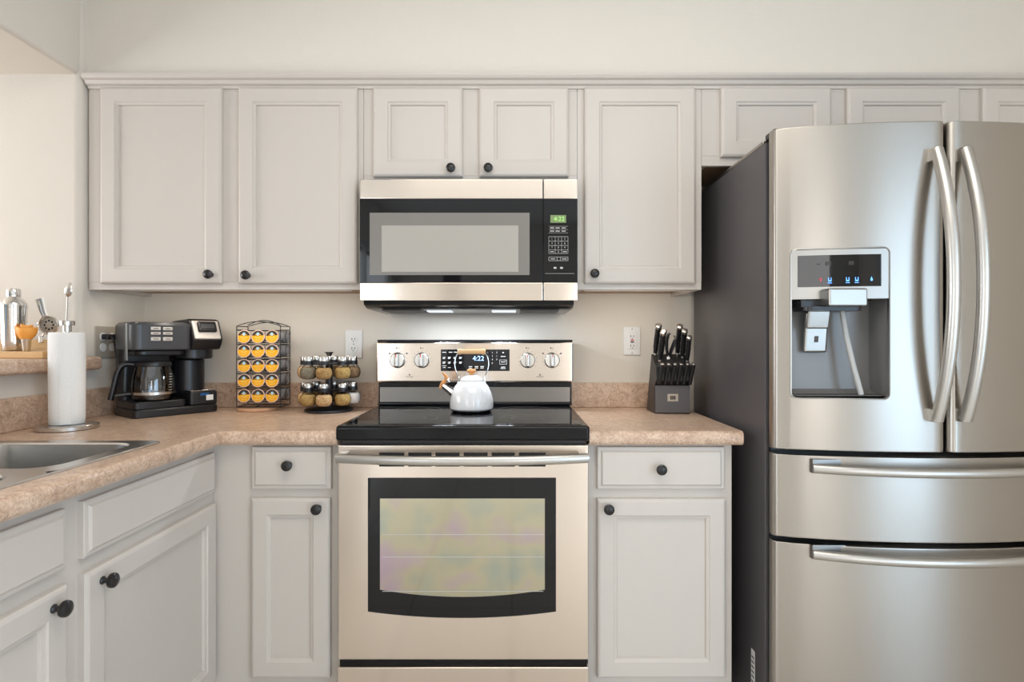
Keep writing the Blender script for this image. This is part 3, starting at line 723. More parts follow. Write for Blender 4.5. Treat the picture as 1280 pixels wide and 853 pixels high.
# upper fascia plate, slightly bowed
for k in range(6):
    xa = HX0+.004+(HX1-HX0-.008)*k/6; xb = HX0+.004+(HX1-HX0-.008)*(k+1)/6
    b.add([(xa, bow(xa)-.002, ZP), (xb, bow(xb)-.002, ZP), (xb, bow(xb)-.002, HZ1-.005), (xa, bow(xa)-.002, HZ1-.005)], [[0, 1, 2, 3]])
    b.add([(xa, bow(xa)-.002, ZP), (xb, bow(xb)-.002, ZP), (xb, bow(xb)+.05, ZP), (xa, bow(xa)+.05, ZP)], [[0, 1, 2, 3]])
dsp = b.build('dispenser', ld)
b = mb(plain('dispenser recess', (.20, .195, .19, 1), .4, .35)); ry0, ry1 = HZ0+.005, ZP; xa, xb = HX0+.005, HX1-.005; YR = 1.652
prof = [(bow(xa)+.003, ry0), (YR-.03, ry0+.006), (YR-.004, ry0+.02), (YR, ry0+.06), (YR, ry1)]
vs = []; fs = []
for y, z in prof: vs += [(xa, y, z), (xb, y, z)]
for k in range(len(prof)-1): fs.append([k*2, k*2+1, k*2+3, k*2+2])
for x in (xa, xb):
    o0 = len(vs); vs += [(x, y, z) for y, z in prof]+[(x, bow(x)+.003, z) for y, z in prof[1:]]; n = len(prof)
    fs.append([o0, o0+1, o0+n])
    for k in range(1, n-1): fs.append([o0+k, o0+k+1, o0+n+k, o0+n+k-1])
b.add(vs, fs); b.build('recess', dsp, ang=50)
PZ = lambda py: Z(py, 1.574)
PXx = lambda px: X(px, 1.574)
b = mb(M['blackgl'])
xa, xb = PXx(1004), PXx(1100)
for k in range(4):
    p, q = xa+(xb-xa)*k/4, xa+(xb-xa)*(k+1)/4
    b.add([(p, bow(p)-.003, PZ(357.5)), (q, bow(q)-.003, PZ(357.5)), (q, bow(q)-.003, PZ(317.5)), (p, bow(p)-.003, PZ(317.5))], [[0, 1, 2, 3]])
scr = b.build('display', dsp)
def icon(px0, px1, py0, py1, mat, nm):
    b = mb(mat); x = PXx((px0+px1)/2); b.box(PXx(px0), PXx(px1), bow(x)-.0042, bow(x)-.0034, PZ(py1), PZ(py0)); return b
b = MB(); b.m(M['blue'])
for px in (1040.5, 1061, 1071.5):
    x = PXx(px)
    b.box(PXx(px-2), PXx(px-1.2), bow(x)-.004, bow(x)-.003, PZ(351), PZ(346)); b.box(PXx(px+1.2), PXx(px+2), bow(x)-.004, bow(x)-.003, PZ(351), PZ(346))
    b.box(PXx(px-1.4), PXx(px+1.4), bow(x)-.004, bow(x)-.003, PZ(351), PZ(349.4)); b.box(PXx(px-2.6), PXx(px+2.6), bow(x)-.004, bow(x)-.003, PZ(353.2), PZ(352.4))
x = PXx(1088.5); b.lathe([(0, 0), (.0032, 0), (.0032, .0008), (0, .0008)], (x, bow(x)-.0035, PZ(349.5)), (0, -1, 0), 12)
b.prism([(x-.0026, PZ(348.8)), (x+.0026, PZ(348.8)), (x, PZ(345.4))], bow(x)-.004, bow(x)-.003, 'XZ')
b.m(M['redl']); x = PXx(1030); b.box(x-.0016, x+.0016, bow(x)-.004, bow(x)-.003, PZ(351), PZ(346)); b.box(x-.004, x+.004, bow(x)-.004, bow(x)-.003, PZ(348), PZ(347))
b.m(M['dmark']); b.text('88', .016, Tr(PXx(1039), bow(PXx(1039))-.0036, PZ(328.5)) @ FACE); b.text('88', .016, Tr(PXx(1065), bow(PXx(1065))-.0036, PZ(328.5)) @ FACE)
b.box(PXx(1026), PXx(1029.5), bow(.87)-.004, bow(.87)-.003, PZ(329.2), PZ(328.2))
b.build('display_icons', scr)
b = mb(M['fsatin']); b.box(PXx(1029.5), PXx(1077), 1.545, 1.64, PZ(383), PZ(361), .005, 3)
b.m(M['blackp']); b.box(PXx(1005), PXx(1076), 1.59, 1.65, PZ(384), PZ(374), .003); b.prism(rrect(PXx(1006), PXx(1078), 1.565, 1.65, .02), PZ(388), PZ(383), 'XY')
b.build('nozzle_housing', dsp)
b = mb(M['fsatin']); b.box(-.032, .032, -.006, .004, -.050, .004, .006, 3, T=Tr(PXx(1032), 1.608, PZ(388)) @ Rx(.22)); b.build('water_paddle', dsp)
b = mb(M['fsatin']); b.box(-.0335, .0335, -.005, .005, -.118, .0, .007, 3, T=Tr(PXx(1033.5), 1.624, PZ(388)) @ Rx(.12)); b.m(M['dmark']); b.box(-.006, .006, -.0058, -.0046, -.088, -.070, .0005, T=Tr(PXx(1033.5), 1.624, PZ(388)) @ Rx(.12)); b.build('ice_paddle', dsp)
b = mb(M['ftube']); b.tube([(PXx(1064), 1.618, PZ(386)), (PXx(1068), 1.612, PZ(420)), (PXx(1074), 1.604, PZ(455)), (PXx(1081), 1.59, PZ(494))], .0075, 10); b.build('water_tube', dsp)
b = mb(M['dmark']); b.box(PXx(998), PXx(1106), 1.585, 1.64, HZ0+.009, HZ0+.013, .001); b.build('drip_tray', dsp)
b = mb(M['plate']); b.box(FX0-.0008, FX0, 1.742, 1.768, .05, .235); b.m(M['dmark'])
for k in range(9): b.box(FX0-.0012, FX0, 1.746, 1.764, .09+k*.015, .095+k*.015)
b.build('sticker', t)

# ------------------------------------------------------------------ wall outlets
def outlet(label, cx, cz, gfci):
    t = thing('wall_outlet', label, 'outlet', (cx, WY, cz), group='outlets on the back wall')
    b = mb(M['plate']); b.box(cx-.036, cx+.036, WY-.006, WY-.0002, cz-.059, cz+.059, .003, 3)
    b.m(M['plateg'])
    for dz in ((-.05, .05) if gfci else (0,)): b.cyl((cx, WY-.0055, cz+dz), .0032, .002, (0, -1, 0), 12)
    b.build('cover_plate', t)
    if gfci:
        b = mb(M['plate']); b.box(cx-.0165, cx+.0165, WY-.009, WY-.005, cz-.0335, cz+.0335, .002); f = b.build('receptacle', t)
        b = mb(M['red']); b.box(cx-.007, cx+.007, WY-.0105, WY-.0085, cz+.001, cz+.006); b.m(M['dark']); b.box(cx-.007, cx+.007, WY-.0105, WY-.0085, cz-.007, cz-.002); b.build('reset_button', f)
        zz = (cz+.02, cz-.02); rf = [f, f]
    else:
        rf = []
        for dz in (.0195, -.0195):
            b = mb(M['plate']); b.lathe([(0, 0), (.017, 0), (.0165, .003), (0, .003)], (cx, WY-.0055, cz+dz), (0, -1, 0), 24); rf.append(b.build('receptacle', t))
        zz = (cz+.0215, cz-.0175)
    for f, z in zip(rf, zz):
        b = mb(M['dark'])
        for dx, h in ((-.006, .0045), (.006, .0035)): b.box(cx+dx-.0012, cx+dx+.0012, WY-.0098 if gfci else WY-.0092, WY-.008, z-h, z+h)
        b.cyl((cx, WY-.008, z-.0095), .0022, .0016, (0, -1, 0), 10); b.build('slots', f)
    return t
outlet('pale wall outlet above the spice rack, left of the range', X(442, 2.375), Z(430, 2.375), False)
outlet('white safety outlet with red and black buttons beside the knife block', X(790, 2.375), Z(426, 2.375), True)
t = thing('wall_outlet', 'two-gang metal outlet plate on the left wall behind the coffee maker', 'outlet', (WX, 2.155, 1.186))
b = mb(M['plateg']); b.box(WX+.0002, WX+.006, 2.093, 2.215, 1.126, 1.246, .003); b.build('cover_plate', t)
b = mb(M['plate'])
for y in (2.13, 2.178):
    for z in (1.166, 1.206): b.lathe([(0, 0), (.016, 0), (.0155, .003), (0, .003)], (WX+.005, y, z), (1, 0, 0), 20)
b.build('receptacle', t)
for y, lb in ((2.13, 'black plug nearer the wall opening in the metal outlet plate'), (2.178, 'black plug next to the coffee maker in the metal outlet plate')):
    t = thing('power_plug', lb, 'plug', (WX, y, 1.206))
    b = mb(M['blackp']); b.box(WX+.0085, WX+.034, y-.013, y+.013, 1.196, 1.216, .004, 3); b.build('plug_body', t)
    b = mb(M['blackp']); b.tube(bez((WX+.033, y, 1.206), (WX+.05, y, 1.204), (WX+.045, y+.02, 1.15), (WX+.024, y+.05, 1.03), 12), .003, 8); b.build('cord', t)

# ------------------------------------------------------------------ coffee maker (local: x = width, -y = front)
ANG = math.radians(52)
CMX, CMY = -1.321, 2.176
t = thing('coffee_maker', 'black dual coffee maker with silver buttons in the corner', 'coffee maker', (CMX, CMY, .9141), rz=ANG)
def hull(x0, x1, y0, y1, r, z0, z1, b, top=.006):
    ring_stack(b, [(rrect(x0+.003, x1-.003, y0+.003, y1-.003, r), z0), (rrect(x0, x1, y0, y1, r), z0+.004), (rrect(x0, x1, y0, y1, r), z1-top), (rrect(x0+top*.6, x1-top*.6, y0+top*.6, y1-top*.6, r), z1-top*.2), (rrect(x0+top*1.6, x1-top*1.6, y0+top*1.6, y1-top*1.6, max(r-.004, .002)), z1)])
    for q, zz in ((rrect(x0+.003, x1-.003, y0+.003, y1-.003, r), z0), (rrect(x0+top*1.6, x1-top*1.6, y0+top*1.6, y1-top*1.6, max(r-.004, .002)), z1)): b.add([(x, y, zz) for x, y in q], [list(range(len(q)))])
t.scale = (1.05, 1.02, 1.03)
b = mb(M['blackp']); hull(-.14, .14, -.10, .10, .018, 0, .03, b); hull(-.137, .03, -.095, .09, .015, .028, .056, b, .004); b.build('base', t)
b = mb(M['blackp']); hull(-.137, .035, .035, .10, .02, .05, .25, b); hull(.035, .138, -.02, .10, .045, .028, .20, b); hull(.035, .150, -.06, .10, .045, .20, .25, b); b.build('tower', t)
b = mb(M['greyp']); hull(-.140, .056, -.085, .10, .03, .236, .336, b, .012); hd = b.build('brew_head', t)
b = mb(M['blackp']); hull(-.12, .04, -.065, .06, .03, .216, .237, b); b.build('filter_basket', t)
b = mb(M['silverp'])
for zz, hh in ((.312, .012), (.295, .010), (.275, .013)):
    for xx in (-.068, -.030): b.box(xx-.0155, xx+.0155, -.0885, -.084, zz-hh/2, zz+hh/2, .002)
b.m(M['dmark'])
for zz in (.312, .295, .275):
    for xx in (-.068, -.030): b.box(xx-.008, xx+.008, -.0889, -.0882, zz-.0012, zz+.0012)
b.build('button_panel', hd)
b = mb(M['blackp']); prof = [(-.075, .235), (-.092, .262), (-.098, .275), (-.066, .345), (-.05, .352), (.10, .345), (.10, .235)]
b.prism(prof, .050, .158, 'YZ', .008, 3); sh = b.build('single_serve_head', t)
SL = Tr(0, -.098, .275) @ Rx(-math.atan2(.032, .07))           # slanted front face frame, z up the slope
b = mb(M['silverp']); b.box(.056, .150, -.004, .006, .000, .076, .005, 3, T=SL); bz = b.build('bezel', sh)
b = mb(M['blackp']); b.box(.070, .136, -.016, .0, .026, .068, .006, 3, T=SL); b.m(M['greyp']); b.box(.080, .126, -.018, -.014, .038, .056, .002, T=SL); b.build('lever', bz)
b = mb(M['blackp']); hull(.040, .136, -.098, .0, .008, .030, .082, b); tr = b.build('drip_tray', t)
b = mb(M['chrome']); b.box(.044, .132, -.094, -.022, .082, .0845, .001); b.build('tray_grate', tr)
b = mb(M['plate']); b.box(.095, .120, -.0992, -.0975, .046, .066); b.m(M['blue2']); b.box(.075, .105, -.0988, -.0975, .064, .074); b.build('sticker', tr)
b = mb(M['cord']); b.box(-.1425, -.139, -.045, -.030, .20, .33, .0015); b.build('water_gauge', t)
# carafe on the warming plate
t = thing('carafe', 'empty glass coffee carafe with black handle on the coffee maker', 'carafe', (CMX, CMY, .9141), rz=ANG)
t.scale = (1.05, 1.02, 1.03)
ccx, ccy, cz0 = -.058, -.036, .0565
b = mb(M['carafe']); b.lathe([(0, .0), (.055, .0), (.062, .004), (.067, .02), (.0675, .05), (.063, .09), (.0545, .120), (.0535, .128), (.052, .128), (.053, .120), (.0615, .09), (.066, .05), (.0655, .02), (.059, .006), (0, .003)], (ccx, ccy, cz0), n=36); b.build('glass_pot', t)
b = mb(M['blackp']); b.lathe([(.0550, .121), (.0575, .123), (.0575, .134), (.051, .139), (.0, .141), (0, .139), (.050, .132), (.0550, .121)], (ccx, ccy, cz0), n=32); b.build('lid', t)
b = mb(M['satin']); b.lathe([(.0668, .022), (.0688, .022), (.0690, .031), (.0670, .031)], (ccx, ccy, cz0), n=36); b.build('band', t)
b = mb(M['blackp']); dx, dy = -.94, .34
f = lambda r, z: (ccx+dx*r, ccy+dy*r, cz0+z)
b.tube(bez(f(.05, .126), f(.085, .138), f(.100, .128), f(.108, .085), 10)+bez(f(.108, .085), f(.113, .06), f(.117, .035), f(.124, .006), 7)[1:], .0095, 10, ry=1.3)
b.tube([f(.062, .024), f(.118, .018)], .007, 8); b.build('handle', t)
b = mb(M['mark'])
for k in range(7): a = math.atan2(-.80, .35)+.1; b.box(ccx+.0685*math.cos(a)-.004, ccx+.0685*math.cos(a)+.004, ccy+.0685*math.sin(a)-.0006, ccy+.0685*math.sin(a)+.0006, cz0+.036+k*.0095, cz0+.038+k*.0095)
b.build('level_marks', t)

# ------------------------------------------------------------------ pod rack and coffee pods
PY = 2.215; pxc = [X(305, PY), X(322.5, PY), X(340, PY)]; pzr = [Z(q, PY) for q in (420.5, 438.5, 457, 475.5, 494.5)]
PC = (X(322, 2.26), 2.262)
t = thing('pod_rack', 'black wire coffee pod rack on a tan base by the coffee maker', 'rack', (PC[0], PC[1], .9141))
b = mb(M['tan']); b.lathe([(0, 0), (.073, 0), (.076, .004), (.076, .010), (.072, .013), (0, .013)], (PC[0], PC[1], .9141), n=36); b.build('base', t)
b = mb(M['wire']); x0, x1 = pxc[0]-.031, pxc[2]+.031; z0, z1 = .932, 1.248; yF, yK = 2.220, 2.315; rw = .0017
def frame_loop(y):
    top = [(x0+(x1-x0)*k/12, y, z1+.018*(1-(2*k/12-1)**2)) for k in range(13)]
    b.tube([(x0, y, z0)]+top+[(x1, y, z0)], rw, 8); b.tube([(x0, y, z0), (x1, y, z0)], rw, 8)
frame_loop(yF); frame_loop(yK)
for x in (x0, x1):
    for z in (z0, z1): b.tube([(x, yF, z), (x, yK, z)], rw, 8)
b.tube([(x0+.02, yF+.05, z1+.004)]+[(x0+.02+(x1-x0-.04)*k/10, yF+.05, z1+.004+.02*(1-(2*k/10-1)**2)) for k in range(1, 10)]+[(x1-.02, yF+.05, z1+.004)], rw, 8)
for z in pzr:
    for y in (yF+.010, yK-.010):
        b.tube([(x0, y, z-.024), (x1, y, z-.024)], rw*.8, 6); b.tube([(x0, y, z+.024), (x1, y, z+.024)], rw*.8, 6)
    for x in (x0, x1):
        b.tube([(x, yF, z+.027)]+[(x, yF+.0475+.0475*math.sin(PI*(k/8-.5)), z+.027*math.cos(PI*(k/8-.5))*.0+.027-.0*k) for k in range(9)][1:-1]+[(x, yK, z+.027)], rw*.8, 6)
        b.tube([(x, yK-.0225+.0225*math.cos(a), z+.025*math.sin(a)) for a in [2*PI*k/16 for k in range(16)]], rw*.8, 6, closed=True)
b.tube([(PC[0], PC[1], .9265), (PC[0], PC[1], z0)], .006, 10); b.build('wire_frame', t)
def disc_seg(b, pts, y0, y1): b.prism(pts, y0, y1, 'XZ')
def chord(r, z0, z1, n=10):
    a0 = math.asin(max(-1, min(1, z0/r))); a1 = math.asin(max(-1, min(1, z1/r)))
    R_ = [(r*math.cos(a0+(a1-a0)*k/n), r*math.sin(a0+(a1-a0)*k/n)) for k in range(n+1)]
    return R_+[(-x, z) for x, z in R_[::-1] if x > 1e-6]
pod = thing('coffee_pod', 'x', 'coffee pod', group='coffee pods in the wire rack')
b = mb(M['cup']); b.lathe([(0, .043), (.0175, .043), (.0185, .041), (.0215, .006), (.0225, .004), (.0255, .003), (.0255, 0), (0, 0)], (0, 0, 0), (0, 1, 0), 28); b.build('cup', pod)
b = mb(M['lidp']); b.lathe([(0, 0), (.0262, 0), (.0265, .0008), (.0258, .0014), (0, .0014)], (0, -.0001, 0), (0, -1, 0), 32)
b.m(M['lidy']); disc_seg(b, chord(.0232, -.0232, .004), -.0021, -.0013); b.m(M['lidd']); disc_seg(b, chord(.0232, .004, .0232), -.0021, -.0013)
b.m(M['lidb']); b.lathe([(0, 0), (.0062, 0), (.0062, .0004), (0, .0004)], (0, -.0021, .0098), (0, -1, 0), 18)
b.m(M['lidy']); b.box(-.011, -.005, -.0024, -.002, .006, .009); b.box(.005, .011, -.0024, -.002, .006, .009)
b.m(M['lidw']); b.tube([(-.012, -.0022, -.002), (0, -.0022, -.006), (.012, -.0022, -.002)], .0008, 6); b.tube([(-.009, -.0022, -.012), (0, -.0022, -.015), (.009, -.0022, -.012)], .0006, 6)
b.build('lid', pod)
RN = ['top row', 'second row from the top', 'middle row', 'fourth row from the top', 'bottom row']; CN = ['left', 'middle', 'right']
first = True
for r_ in range(5):
    for c_ in range(3):
        lb = f'yellow-lidded coffee pod in the {RN[r_]}, {CN[c_]} column of the wire rack'
        loc = (pxc[c_], yF-.004, pzr[r_])
        if first: pod.location = loc; pod['label'] = lb; pod.rotation_euler = (-.10, 0, 0); first = False
        else: dup(pod, loc, (-.10, random.uniform(-.1, .1), 0), lb)
for r_ in range(5):
    dup(pod, (pxc[2]+.003, yK+.006, pzr[r_]), (.10, 0, PI), f'grey coffee pod on the rear right of the wire rack, {RN[r_]}')

# ------------------------------------------------------------------ spice carousel and jars
SX, SY = X(411.5, 2.236), 2.236
t = thing('spice_rack', 'black two-tier revolving spice rack next to the range', 'spice rack', (SX, SY, .9141))
b = mb(M['blackp']); b.lathe([(0, 0), (.090, 0), (.093, .004), (.092, .010), (.082, .015), (.03, .018), (0, .018)], (SX, SY, .9141), n=40); b.build('base', t)
b = mb(M['blackp']); b.cyl((SX, SY, .932), .0135, .185, n=20); b.build('post', t)
ZT = (.9985, 1.1005)
for z in ZT:
    b = mb(M['blackp']); b.lathe([(.012, -.002), (.055, -.003), (.057, 0), (.055, .003), (.012, .003)], (SX, SY, z), n=32)
    for k in range(8):
        a = -PI/2+.10+2*PI*k/8; c = (SX+.09*math.cos(a), SY+.09*math.sin(a), z)
        b.lathe([(.0175, -.002), (.0205, -.002), (.0205, .003), (.0175, .003), (.0175, -.002)], c, n=20)
        b.box(.05, .072, -.006, .006, -.002, .003, T=Tr(SX, SY, z) @ Matrix.Rotation(a, 4, 'Z'))
    b.build('tier_ring', t)
b = mb(M['chrome']); b.lathe([(0, 1.117), (.010, 1.117), (.011, 1.122), (.008, 1.130), (.012, 1.140), (.020, 1.147), (.0, 1.148)], (SX, SY, 0), n=24); b.build('top_knob', t)
jars = []
jr = thing('spice_jar', 'x', 'spice jar', group='jars in the revolving spice rack')
b = mb(M['glass']); b.lathe([(0, -.0555), (.018, -.0555), (.024, -.053), (.0295, -.043), (.0315, -.031), (.0285, -.017), (.021, -.008), (.0168, -.004), (.0165, .006), (.0155, .006)], n=28); b.build('glass_body', jr)
b = mb(SP[0]); b.lathe([(0, -.0540), (.0175, -.0540), (.0232, -.0517), (.0285, -.0425), (.0303, -.031), (.0278, -.0185), (.022, -.0125), (0, -.0120)], n=28); spc = b.build('spice', jr)
b = mb(M['blackp']); b.lathe([(0, .0035), (.0192, .0035), (.0195, .012), (.0185, .014), (0, .014)], n=24); b.m(M['satin']); b.lathe([(0, .0138), (.0186, .0138), (.0186, .0265), (.0172, .029), (0, .0295)], n=24); b.build('lid', jr)
spm = []
for k, sm in enumerate(SP):
    me = spc.data.copy(); me.materials.clear(); me.materials.append(sm); spm.append(me)
POS = ['front', 'front right', 'right side', 'back right', 'back', 'back left', 'left side', 'front left']
COL = [[0, 1, 5, 0, 3, 2, 3, 2], [3, 1, 4, 5, 0, 1, 3, 1]]
CNM = ['brown', 'ochre', 'grey-green', 'tan', 'white', 'dark brown']
first = True
for tier in (1, 0):
    for k in range(8):
        a = -PI/2+.10+2*PI*k/8; loc = (SX+.09*math.cos(a), SY+.09*math.sin(a), ZT[tier])
        ci = COL[1-tier][k]
        lb = f'round glass jar of {CNM[ci]} spice, {POS[k]} of the {"upper" if tier else "lower"} tier'
        if first: o = jr; o.location = loc; o['label'] = lb; first = False
        else: o = dup(jr, loc, (0, 0, a), lb)
        for ch in o.children:
            if ch.name.startswith('spice'): ch.data = spm[ci]

# ------------------------------------------------------------------ knife block and knives
BX0, BX1 = X(819, 2.153), X(862, 2.153); z0 = .9141
t = thing('knife_block', 'black slanted knife block with grey front beside the refrigerator', 'knife block', ((BX0+BX1)/2, 2.2, z0))
b = mb(M['kblock'])
b.prism([(2.156, z0), (2.285, z0), (2.205, 1.140), (2.135, 1.095), (2.128, 1.040), (2.156, 1.020)], BX0-.002, BX1+.002, 'YZ', .002); b.build('block', t)
b = mb(M['kfront']); b.box(BX0, BX1, 2.146, 2.157, z0+.004, 1.022, .002); fp = b.build('front_panel', t)
cxk = X(841, 2.146); b = mb(M['plateg']); b.box(cxk-.020, cxk+.020, 2.1452, 2.1462, .962, .990); lg = b.build('badge', fp)
b = mb(M['dmark'])
for dx in (-.007, 0, .007):
    b.box(cxk+dx-.0022, cxk+dx+.0022, 2.1446, 2.1452, .968, .983)
    b.box(cxk+dx-.0045, cxk+dx+.0045, 2.1446, 2.1452, .978, .980); 
b.box(cxk-.010, cxk+.010, 2.1446, 2.1452, .972, .974); b.build('emblem', lg)
# steak knives: handles lean forward and up out of the lower step
sk = thing('steak_knife', 'x', 'knife', group='steak knives in the knife block')
b = mb(M['blackp']); b.box(-.0065, .0065, -.008, .008, .0, .085, .004, 3); b.build('handle', sk)
b = mb(M['satin']); b.box(-.0066, .0066, -.0082, .0082, .0785, .087, .003); b.build('end_cap', sk)
ON = ['leftmost', 'second from the left', 'third from the left', 'third from the right', 'second from the right', 'rightmost']
lean = .32
for k in range(6):
    xx = BX0+.008+k*(BX1-BX0-.012)/5.0*.98
    loc = (xx, 2.1325, 1.0265); lb = f'black steak knife in the lower row of the knife block, {ON[k]}'
    if k == 0: sk.location = loc; sk.rotation_euler = (lean, .09, 0); sk['label'] = lb
    else: dup(sk, loc, (lean, .09, 0), lb)
ck = thing('kitchen_knife', 'x', 'knife', group='large knives in the knife block')
b = mb(M['blackp']); pts = [(0, 0, -.008), (0, .001, .02), (0, .003, .05), (0, -.001, .085), (0, -.008, .105), (0, -.012, .114)]
b.tube(pts, [.010, .0135, .0145, .0135, .0145, .0115], 12, ry=.68, up=(0, 1, 0)); b.m(M['chrome'])
for q in (.02, .05, .08): b.cyl((-.0104, .002-.002*(q > .07), q), .002, .0208, (1, 0, 0), 8)
hk = b.build('handle', ck)
b = mb(M['satin']); b.tube([(0, -.0085, .106), (0, -.0125, .116), (0, -.0138, .1195)], [.0148, .0140, .009], 12, ry=.72, up=(0, 1, 0)); b.build('end_cap', ck)
b = mb(M['satin']); b.box(-.005, .005, -.010, .010, -.016, -.004, .003); b.build('bolster', ck)
KN = [(.012, 2.196, 1.150, 1.0, 'tallest black knife at the back left of the knife block'),
      (.020, 2.158, 1.126, 1.0, 'black knife with three studs at the front left of the knife block'),
      (.098, 2.198, 1.150, .98, 'black knife at the back right of the knife block'),
      (.110, 2.176, 1.138, .93, 'black knife in the middle of the right-hand group of the block'),
      (.121, 2.152, 1.122, .84, 'shortest black knife at the front right of the knife block')]
for k, (dx, y, z, s_, lb) in enumerate(KN):
    loc = (BX0+dx, y, z); rot = (.34, .12 if k < 2 else .07, -.25)
    if k == 0: o = ck; o.location = loc; o.rotation_euler = rot; o['label'] = lb
    else: o = dup(ck, loc, rot, lb)
    o.scale = (1.2*s_, 1.15*s_, .955*s_)
# kitchen shears: two curved handles
t = thing('kitchen_shears', 'black handled kitchen shears standing in the middle of the knife block', 'shears', (BX0+.055, 2.178, 1.132))
c = Vector((BX0+.052, 2.178, 1.132))
b = mb(M['blackp']); b.tube([c+Vector(p) for p in ((.002, 0, 0), (-.004, -.008, .03), (-.006, -.016, .06), (-.001, -.022, .083), (.005, -.025, .088))], [.006, .008, .0085, .008, .005], 12, ry=.7); b.build('handle', t)
b = mb(M['blackp']); b.tube([c+Vector(p) for p in ((.008, 0, -.004), (.014, -.010, .025), (.022, -.018, .05), (.025, -.022, .066))], [.006, .008, .0085, .006], 12, ry=.7); b.m(M['satin']); b.tube([c+Vector(p) for p in ((.025, -.022, .062), (.021, -.024, .074), (.017, -.025, .078))], .004, 8); b.build('handle', t)
b = mb(M['satin']); b.cyl(c+Vector((.005, -.002, -.006)), .0045, .004, (0, -1, 0), 12); b.box(c.x-.002, c.x+.012, c.y-.004, c.y+.006, c.z-.02, c.z+.004, .002); b.build('pivot', t)

# ------------------------------------------------------------------ paper towel holder and roll
HX, HY = -1.398, 1.785
t = thing('paper_towel_holder', 'steel paper towel holder with round base behind the sink', 'paper towel holder', (HX, HY, .9141))
b = mb(M['satin']); b.lathe([(0, 0), (.080, 0), (.083, .002), (.083, .012), (.080, .015), (0, .016)], (HX, HY, .9141), n=44); b.build('base', t)
b = mb(M['satin']); b.cyl((HX, HY, .930), .0075, .300, n=16); b.lathe([(0, 1.219), (.012, 1.219), (.012, 1.238), (.020, 1.239), (.0205, 1.252), (.018, 1.254), (0, 1.254)], (HX, HY, 0), n=24); b.build('post', t)
b = mb(M['paper']); pr = []
R_ = .047
b.lathe([(.019, .9305), (R_-.002, .9305), (R_-.0005, .934), (R_, .96), (R_+.001, 1.19), (R_, 1.214), (R_-.002, 1.2165), (.019, 1.2165), (.019, .9305)], (HX, HY, 0), n=48)
a0 = math.radians(-75)                           # loose sheet edge
b.add([(HX+(R_+.0022)*math.cos(a0+k*.12), HY+(R_+.0022)*math.sin(a0+k*.12), z) for k in range(6) for z in (.9325, 1.215)], [[2*k, 2*k+2, 2*k+3, 2*k+1] for k in range(5)])
tag(b.build('paper_towel_roll', loc=(HX, HY, .9305)), 'white paper towel roll standing on the steel holder', 'paper towels')

# ------------------------------------------------------------------ bar tools on the ledge
t = thing('bar_tool_stand', 'bamboo bar tool stand on the raised ledge', 'stand', (-1.66, 1.9, LZ))
b = mb(M['bamboo']); b.prism([(1.815, LZ+.0002), (1.985, LZ+.0002), (1.985, LZ+.062), (1.92, LZ+.026), (1.815, LZ+.022)], -1.90, -1.500, 'YZ', .003, 2); b.build('block', t)
SHX, SHY, SHZ = -1.645, 1.875, LZ+.0255
t = thing('cocktail_shaker', 'polished steel cocktail shaker on the bamboo stand', 'shaker', (SHX, SHY, SHZ))
b = mb(M['chrome']); b.lathe([(0, 0), (.029, 0), (.031, .003), (.0325, .03), (.0365, .138), (.0368, .142), (0, .142)], (SHX, SHY, SHZ), n=36); b.build('body', t)
b = mb(M['chrome']); b.lathe([(0, .1425), (.0372, .1425), (.0374, .147), (.035, .156), (.029, .166), (.021, .173), (.0195, .176), (0, .176)], (SHX, SHY, SHZ), n=36); b.build('strainer_top', t)
b = mb(M['chrome']); b.lathe([(0, .1765), (.0200, .1765), (.0200, .198), (.0175, .203), (0, .204)], (SHX, SHY, SHZ), n=28); b.build('cap', t)
JX, JY = X(33, 1.845), 1.845
t = thing('jigger', 'small steel jigger holding an orange peel, on the bamboo stand', 'jigger', (JX, JY, LZ+.0235))
b = mb(M['chrome']); b.lathe([(0, 0), (.0095, 0), (.0105, .003), (.0150, .044), (.0158, .0455), (.0148, .0455), (.0098, .006), (0, .005)], (JX, JY, LZ+.0238), n=28); b.build('cup', t)
c = Vector((JX-.003, JY, LZ+.062)); b = mb(M['peel'])
def sheet(f, nu, nv):
    vs = [f(i/nu, j/nv) for i in range(nu+1) for j in range(nv+1)]
    b.add(vs, [[i*(nv+1)+j, (i+1)*(nv+1)+j, (i+1)*(nv+1)+j+1, i*(nv+1)+j+1] for i in range(nu) for j in range(nv)])
def curl(u, v):                                  # a spiral curl that widens and ruffles towards the rim
    a = 2*PI*1.75*u+2.2; r = (.008+.017*u)*(.55+.62*math.sin(PI*.62*v))*(1+.03*math.sin(3*a)*v)
    return c+Vector((r*math.cos(a)*1.12, r*math.sin(a), .050*v*(1-.18*u)+.0025*math.sin(2*a+.6)*v-.004*u))
sheet(curl, 56, 8)
o = b.build('orange_peel', loc=tuple(c))
md = o.modifiers.new('thick', 'SOLIDIFY'); md.thickness = .0022
tag(o, 'bright orange curl of peel standing in the small steel jigger', 'orange peel')
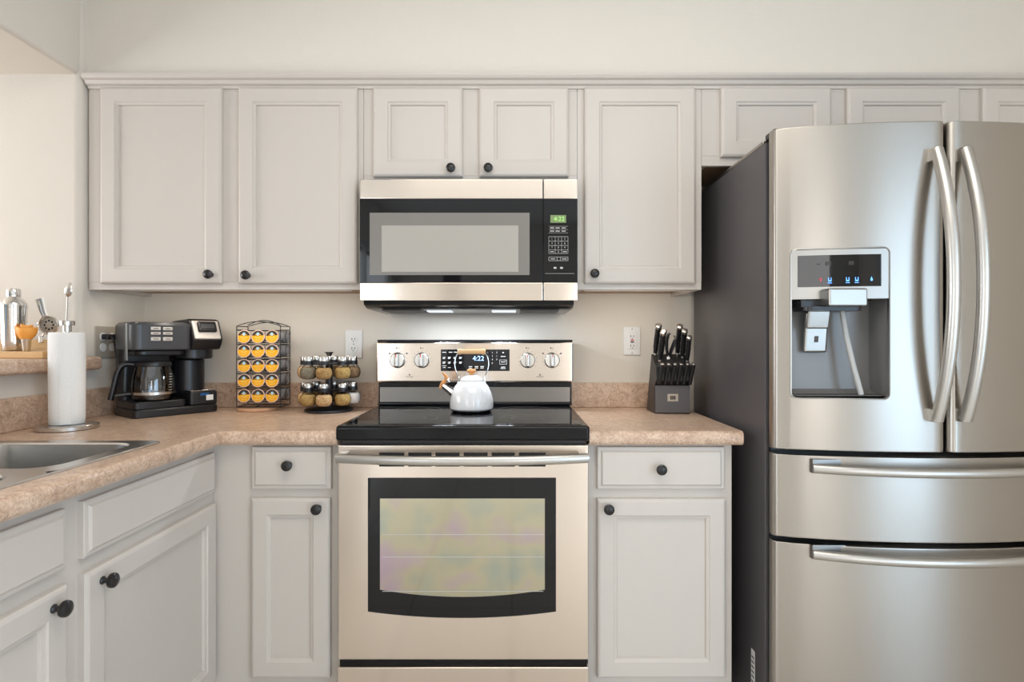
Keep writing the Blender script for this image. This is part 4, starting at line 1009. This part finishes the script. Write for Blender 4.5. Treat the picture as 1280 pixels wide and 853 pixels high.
# hawthorne strainer
q = Vector((X(61, 1.915), 1.915, Z(406, 1.915)))
t = thing('cocktail_strainer', 'round steel cocktail strainer with coil spring leaning on the stand', 'strainer', tuple(q))
b = mb(M['chrome']); b.tube([q+Vector((.031*math.cos(a), -.003*math.sin(a), .031*math.sin(a))) for a in [2*PI*k/40 for k in range(40)]], .0028, 8, closed=True)
b.m(M['plateg']).lathe([(0, 0), (.028, 0), (.030, .0012), (.028, .0024), (0, .0024)], q+Vector((0, .001, 0)), (0, 1, 0), 32); b.m(M['dark'])
for k in range(8):
    a = 2*PI*k/8; p = q+Vector((.0145*math.cos(a), .0012, .0145*math.sin(a))); b.cyl(p, .0034, .001, (0, -1, 0), 8)
b.build('disc', t)
b = mb(M['satin']); b.tube([q+Vector(((.0265+.004*math.cos(22*a))*math.cos(a), -.006+.0035*math.sin(22*a), (.0265+.004*math.cos(22*a))*math.sin(a))) for a in [2*PI*k/352 for k in range(352)]], .0006, 4, closed=True); b.build('coil_spring', t)
b = mb(M['satin']); b.tube([q+Vector((-.012, -.001, .027)), q+Vector((-.020, -.002, .050)), q+Vector((-.029, -.003, .088))], [.010, .0125, .0150], 12, ry=.35, up=(1, 0, 0)); b.build('handle', t)
q2 = Vector((X(46, 1.945), 1.945, 0))
b = mb(M['chrome'])
pts = rrect(q2.x-.010, q2.x+.010, LZ+.075, LZ+.118, .005, 4); b.tube([(x, 1.962, z) for x, z in pts], .0028, 8, closed=True); b.box(q2.x-.006, q2.x+.006, 1.960, 1.964, LZ+.050, LZ+.076, .001)
tag(b.build('bar_tool', loc=(q2.x, 1.962, LZ+.050)), 'small looped steel bar tool standing just behind the strainer', 'bar tool')
bx, by = X(82, 1.962), 1.962
t = thing('bar_spoon', 'long twisted steel bar spoon standing upright with bowl on top', 'spoon', (bx, by, LZ+.0505))
b = mb(M['satin']); top = Vector((X(84.5, 1.962), by, Z(371, 1.962)))
p0 = Vector((bx, by, LZ+.0505)); n = 40
b.tube([p0.lerp(top, k/n) for k in range(n+1)], [.0020+.0005*math.sin(k*2.2) for k in range(n+1)], 8); b.build('stem', t)
b = mb(M['satin']); e = Vector((X(88, 1.962), by, Z(353, 1.962))); n = 12
b.tube([top.lerp(e, k/n)+Vector((0, -.003*math.sin(PI*k/n), 0)) for k in range(n+1)], [.0022+.0125*math.sin(PI*min(1, (k/n)**.8*.98)) for k in range(n+1)], 12, ry=.35, up=(1, 0, 0)); b.build('bowl', t)
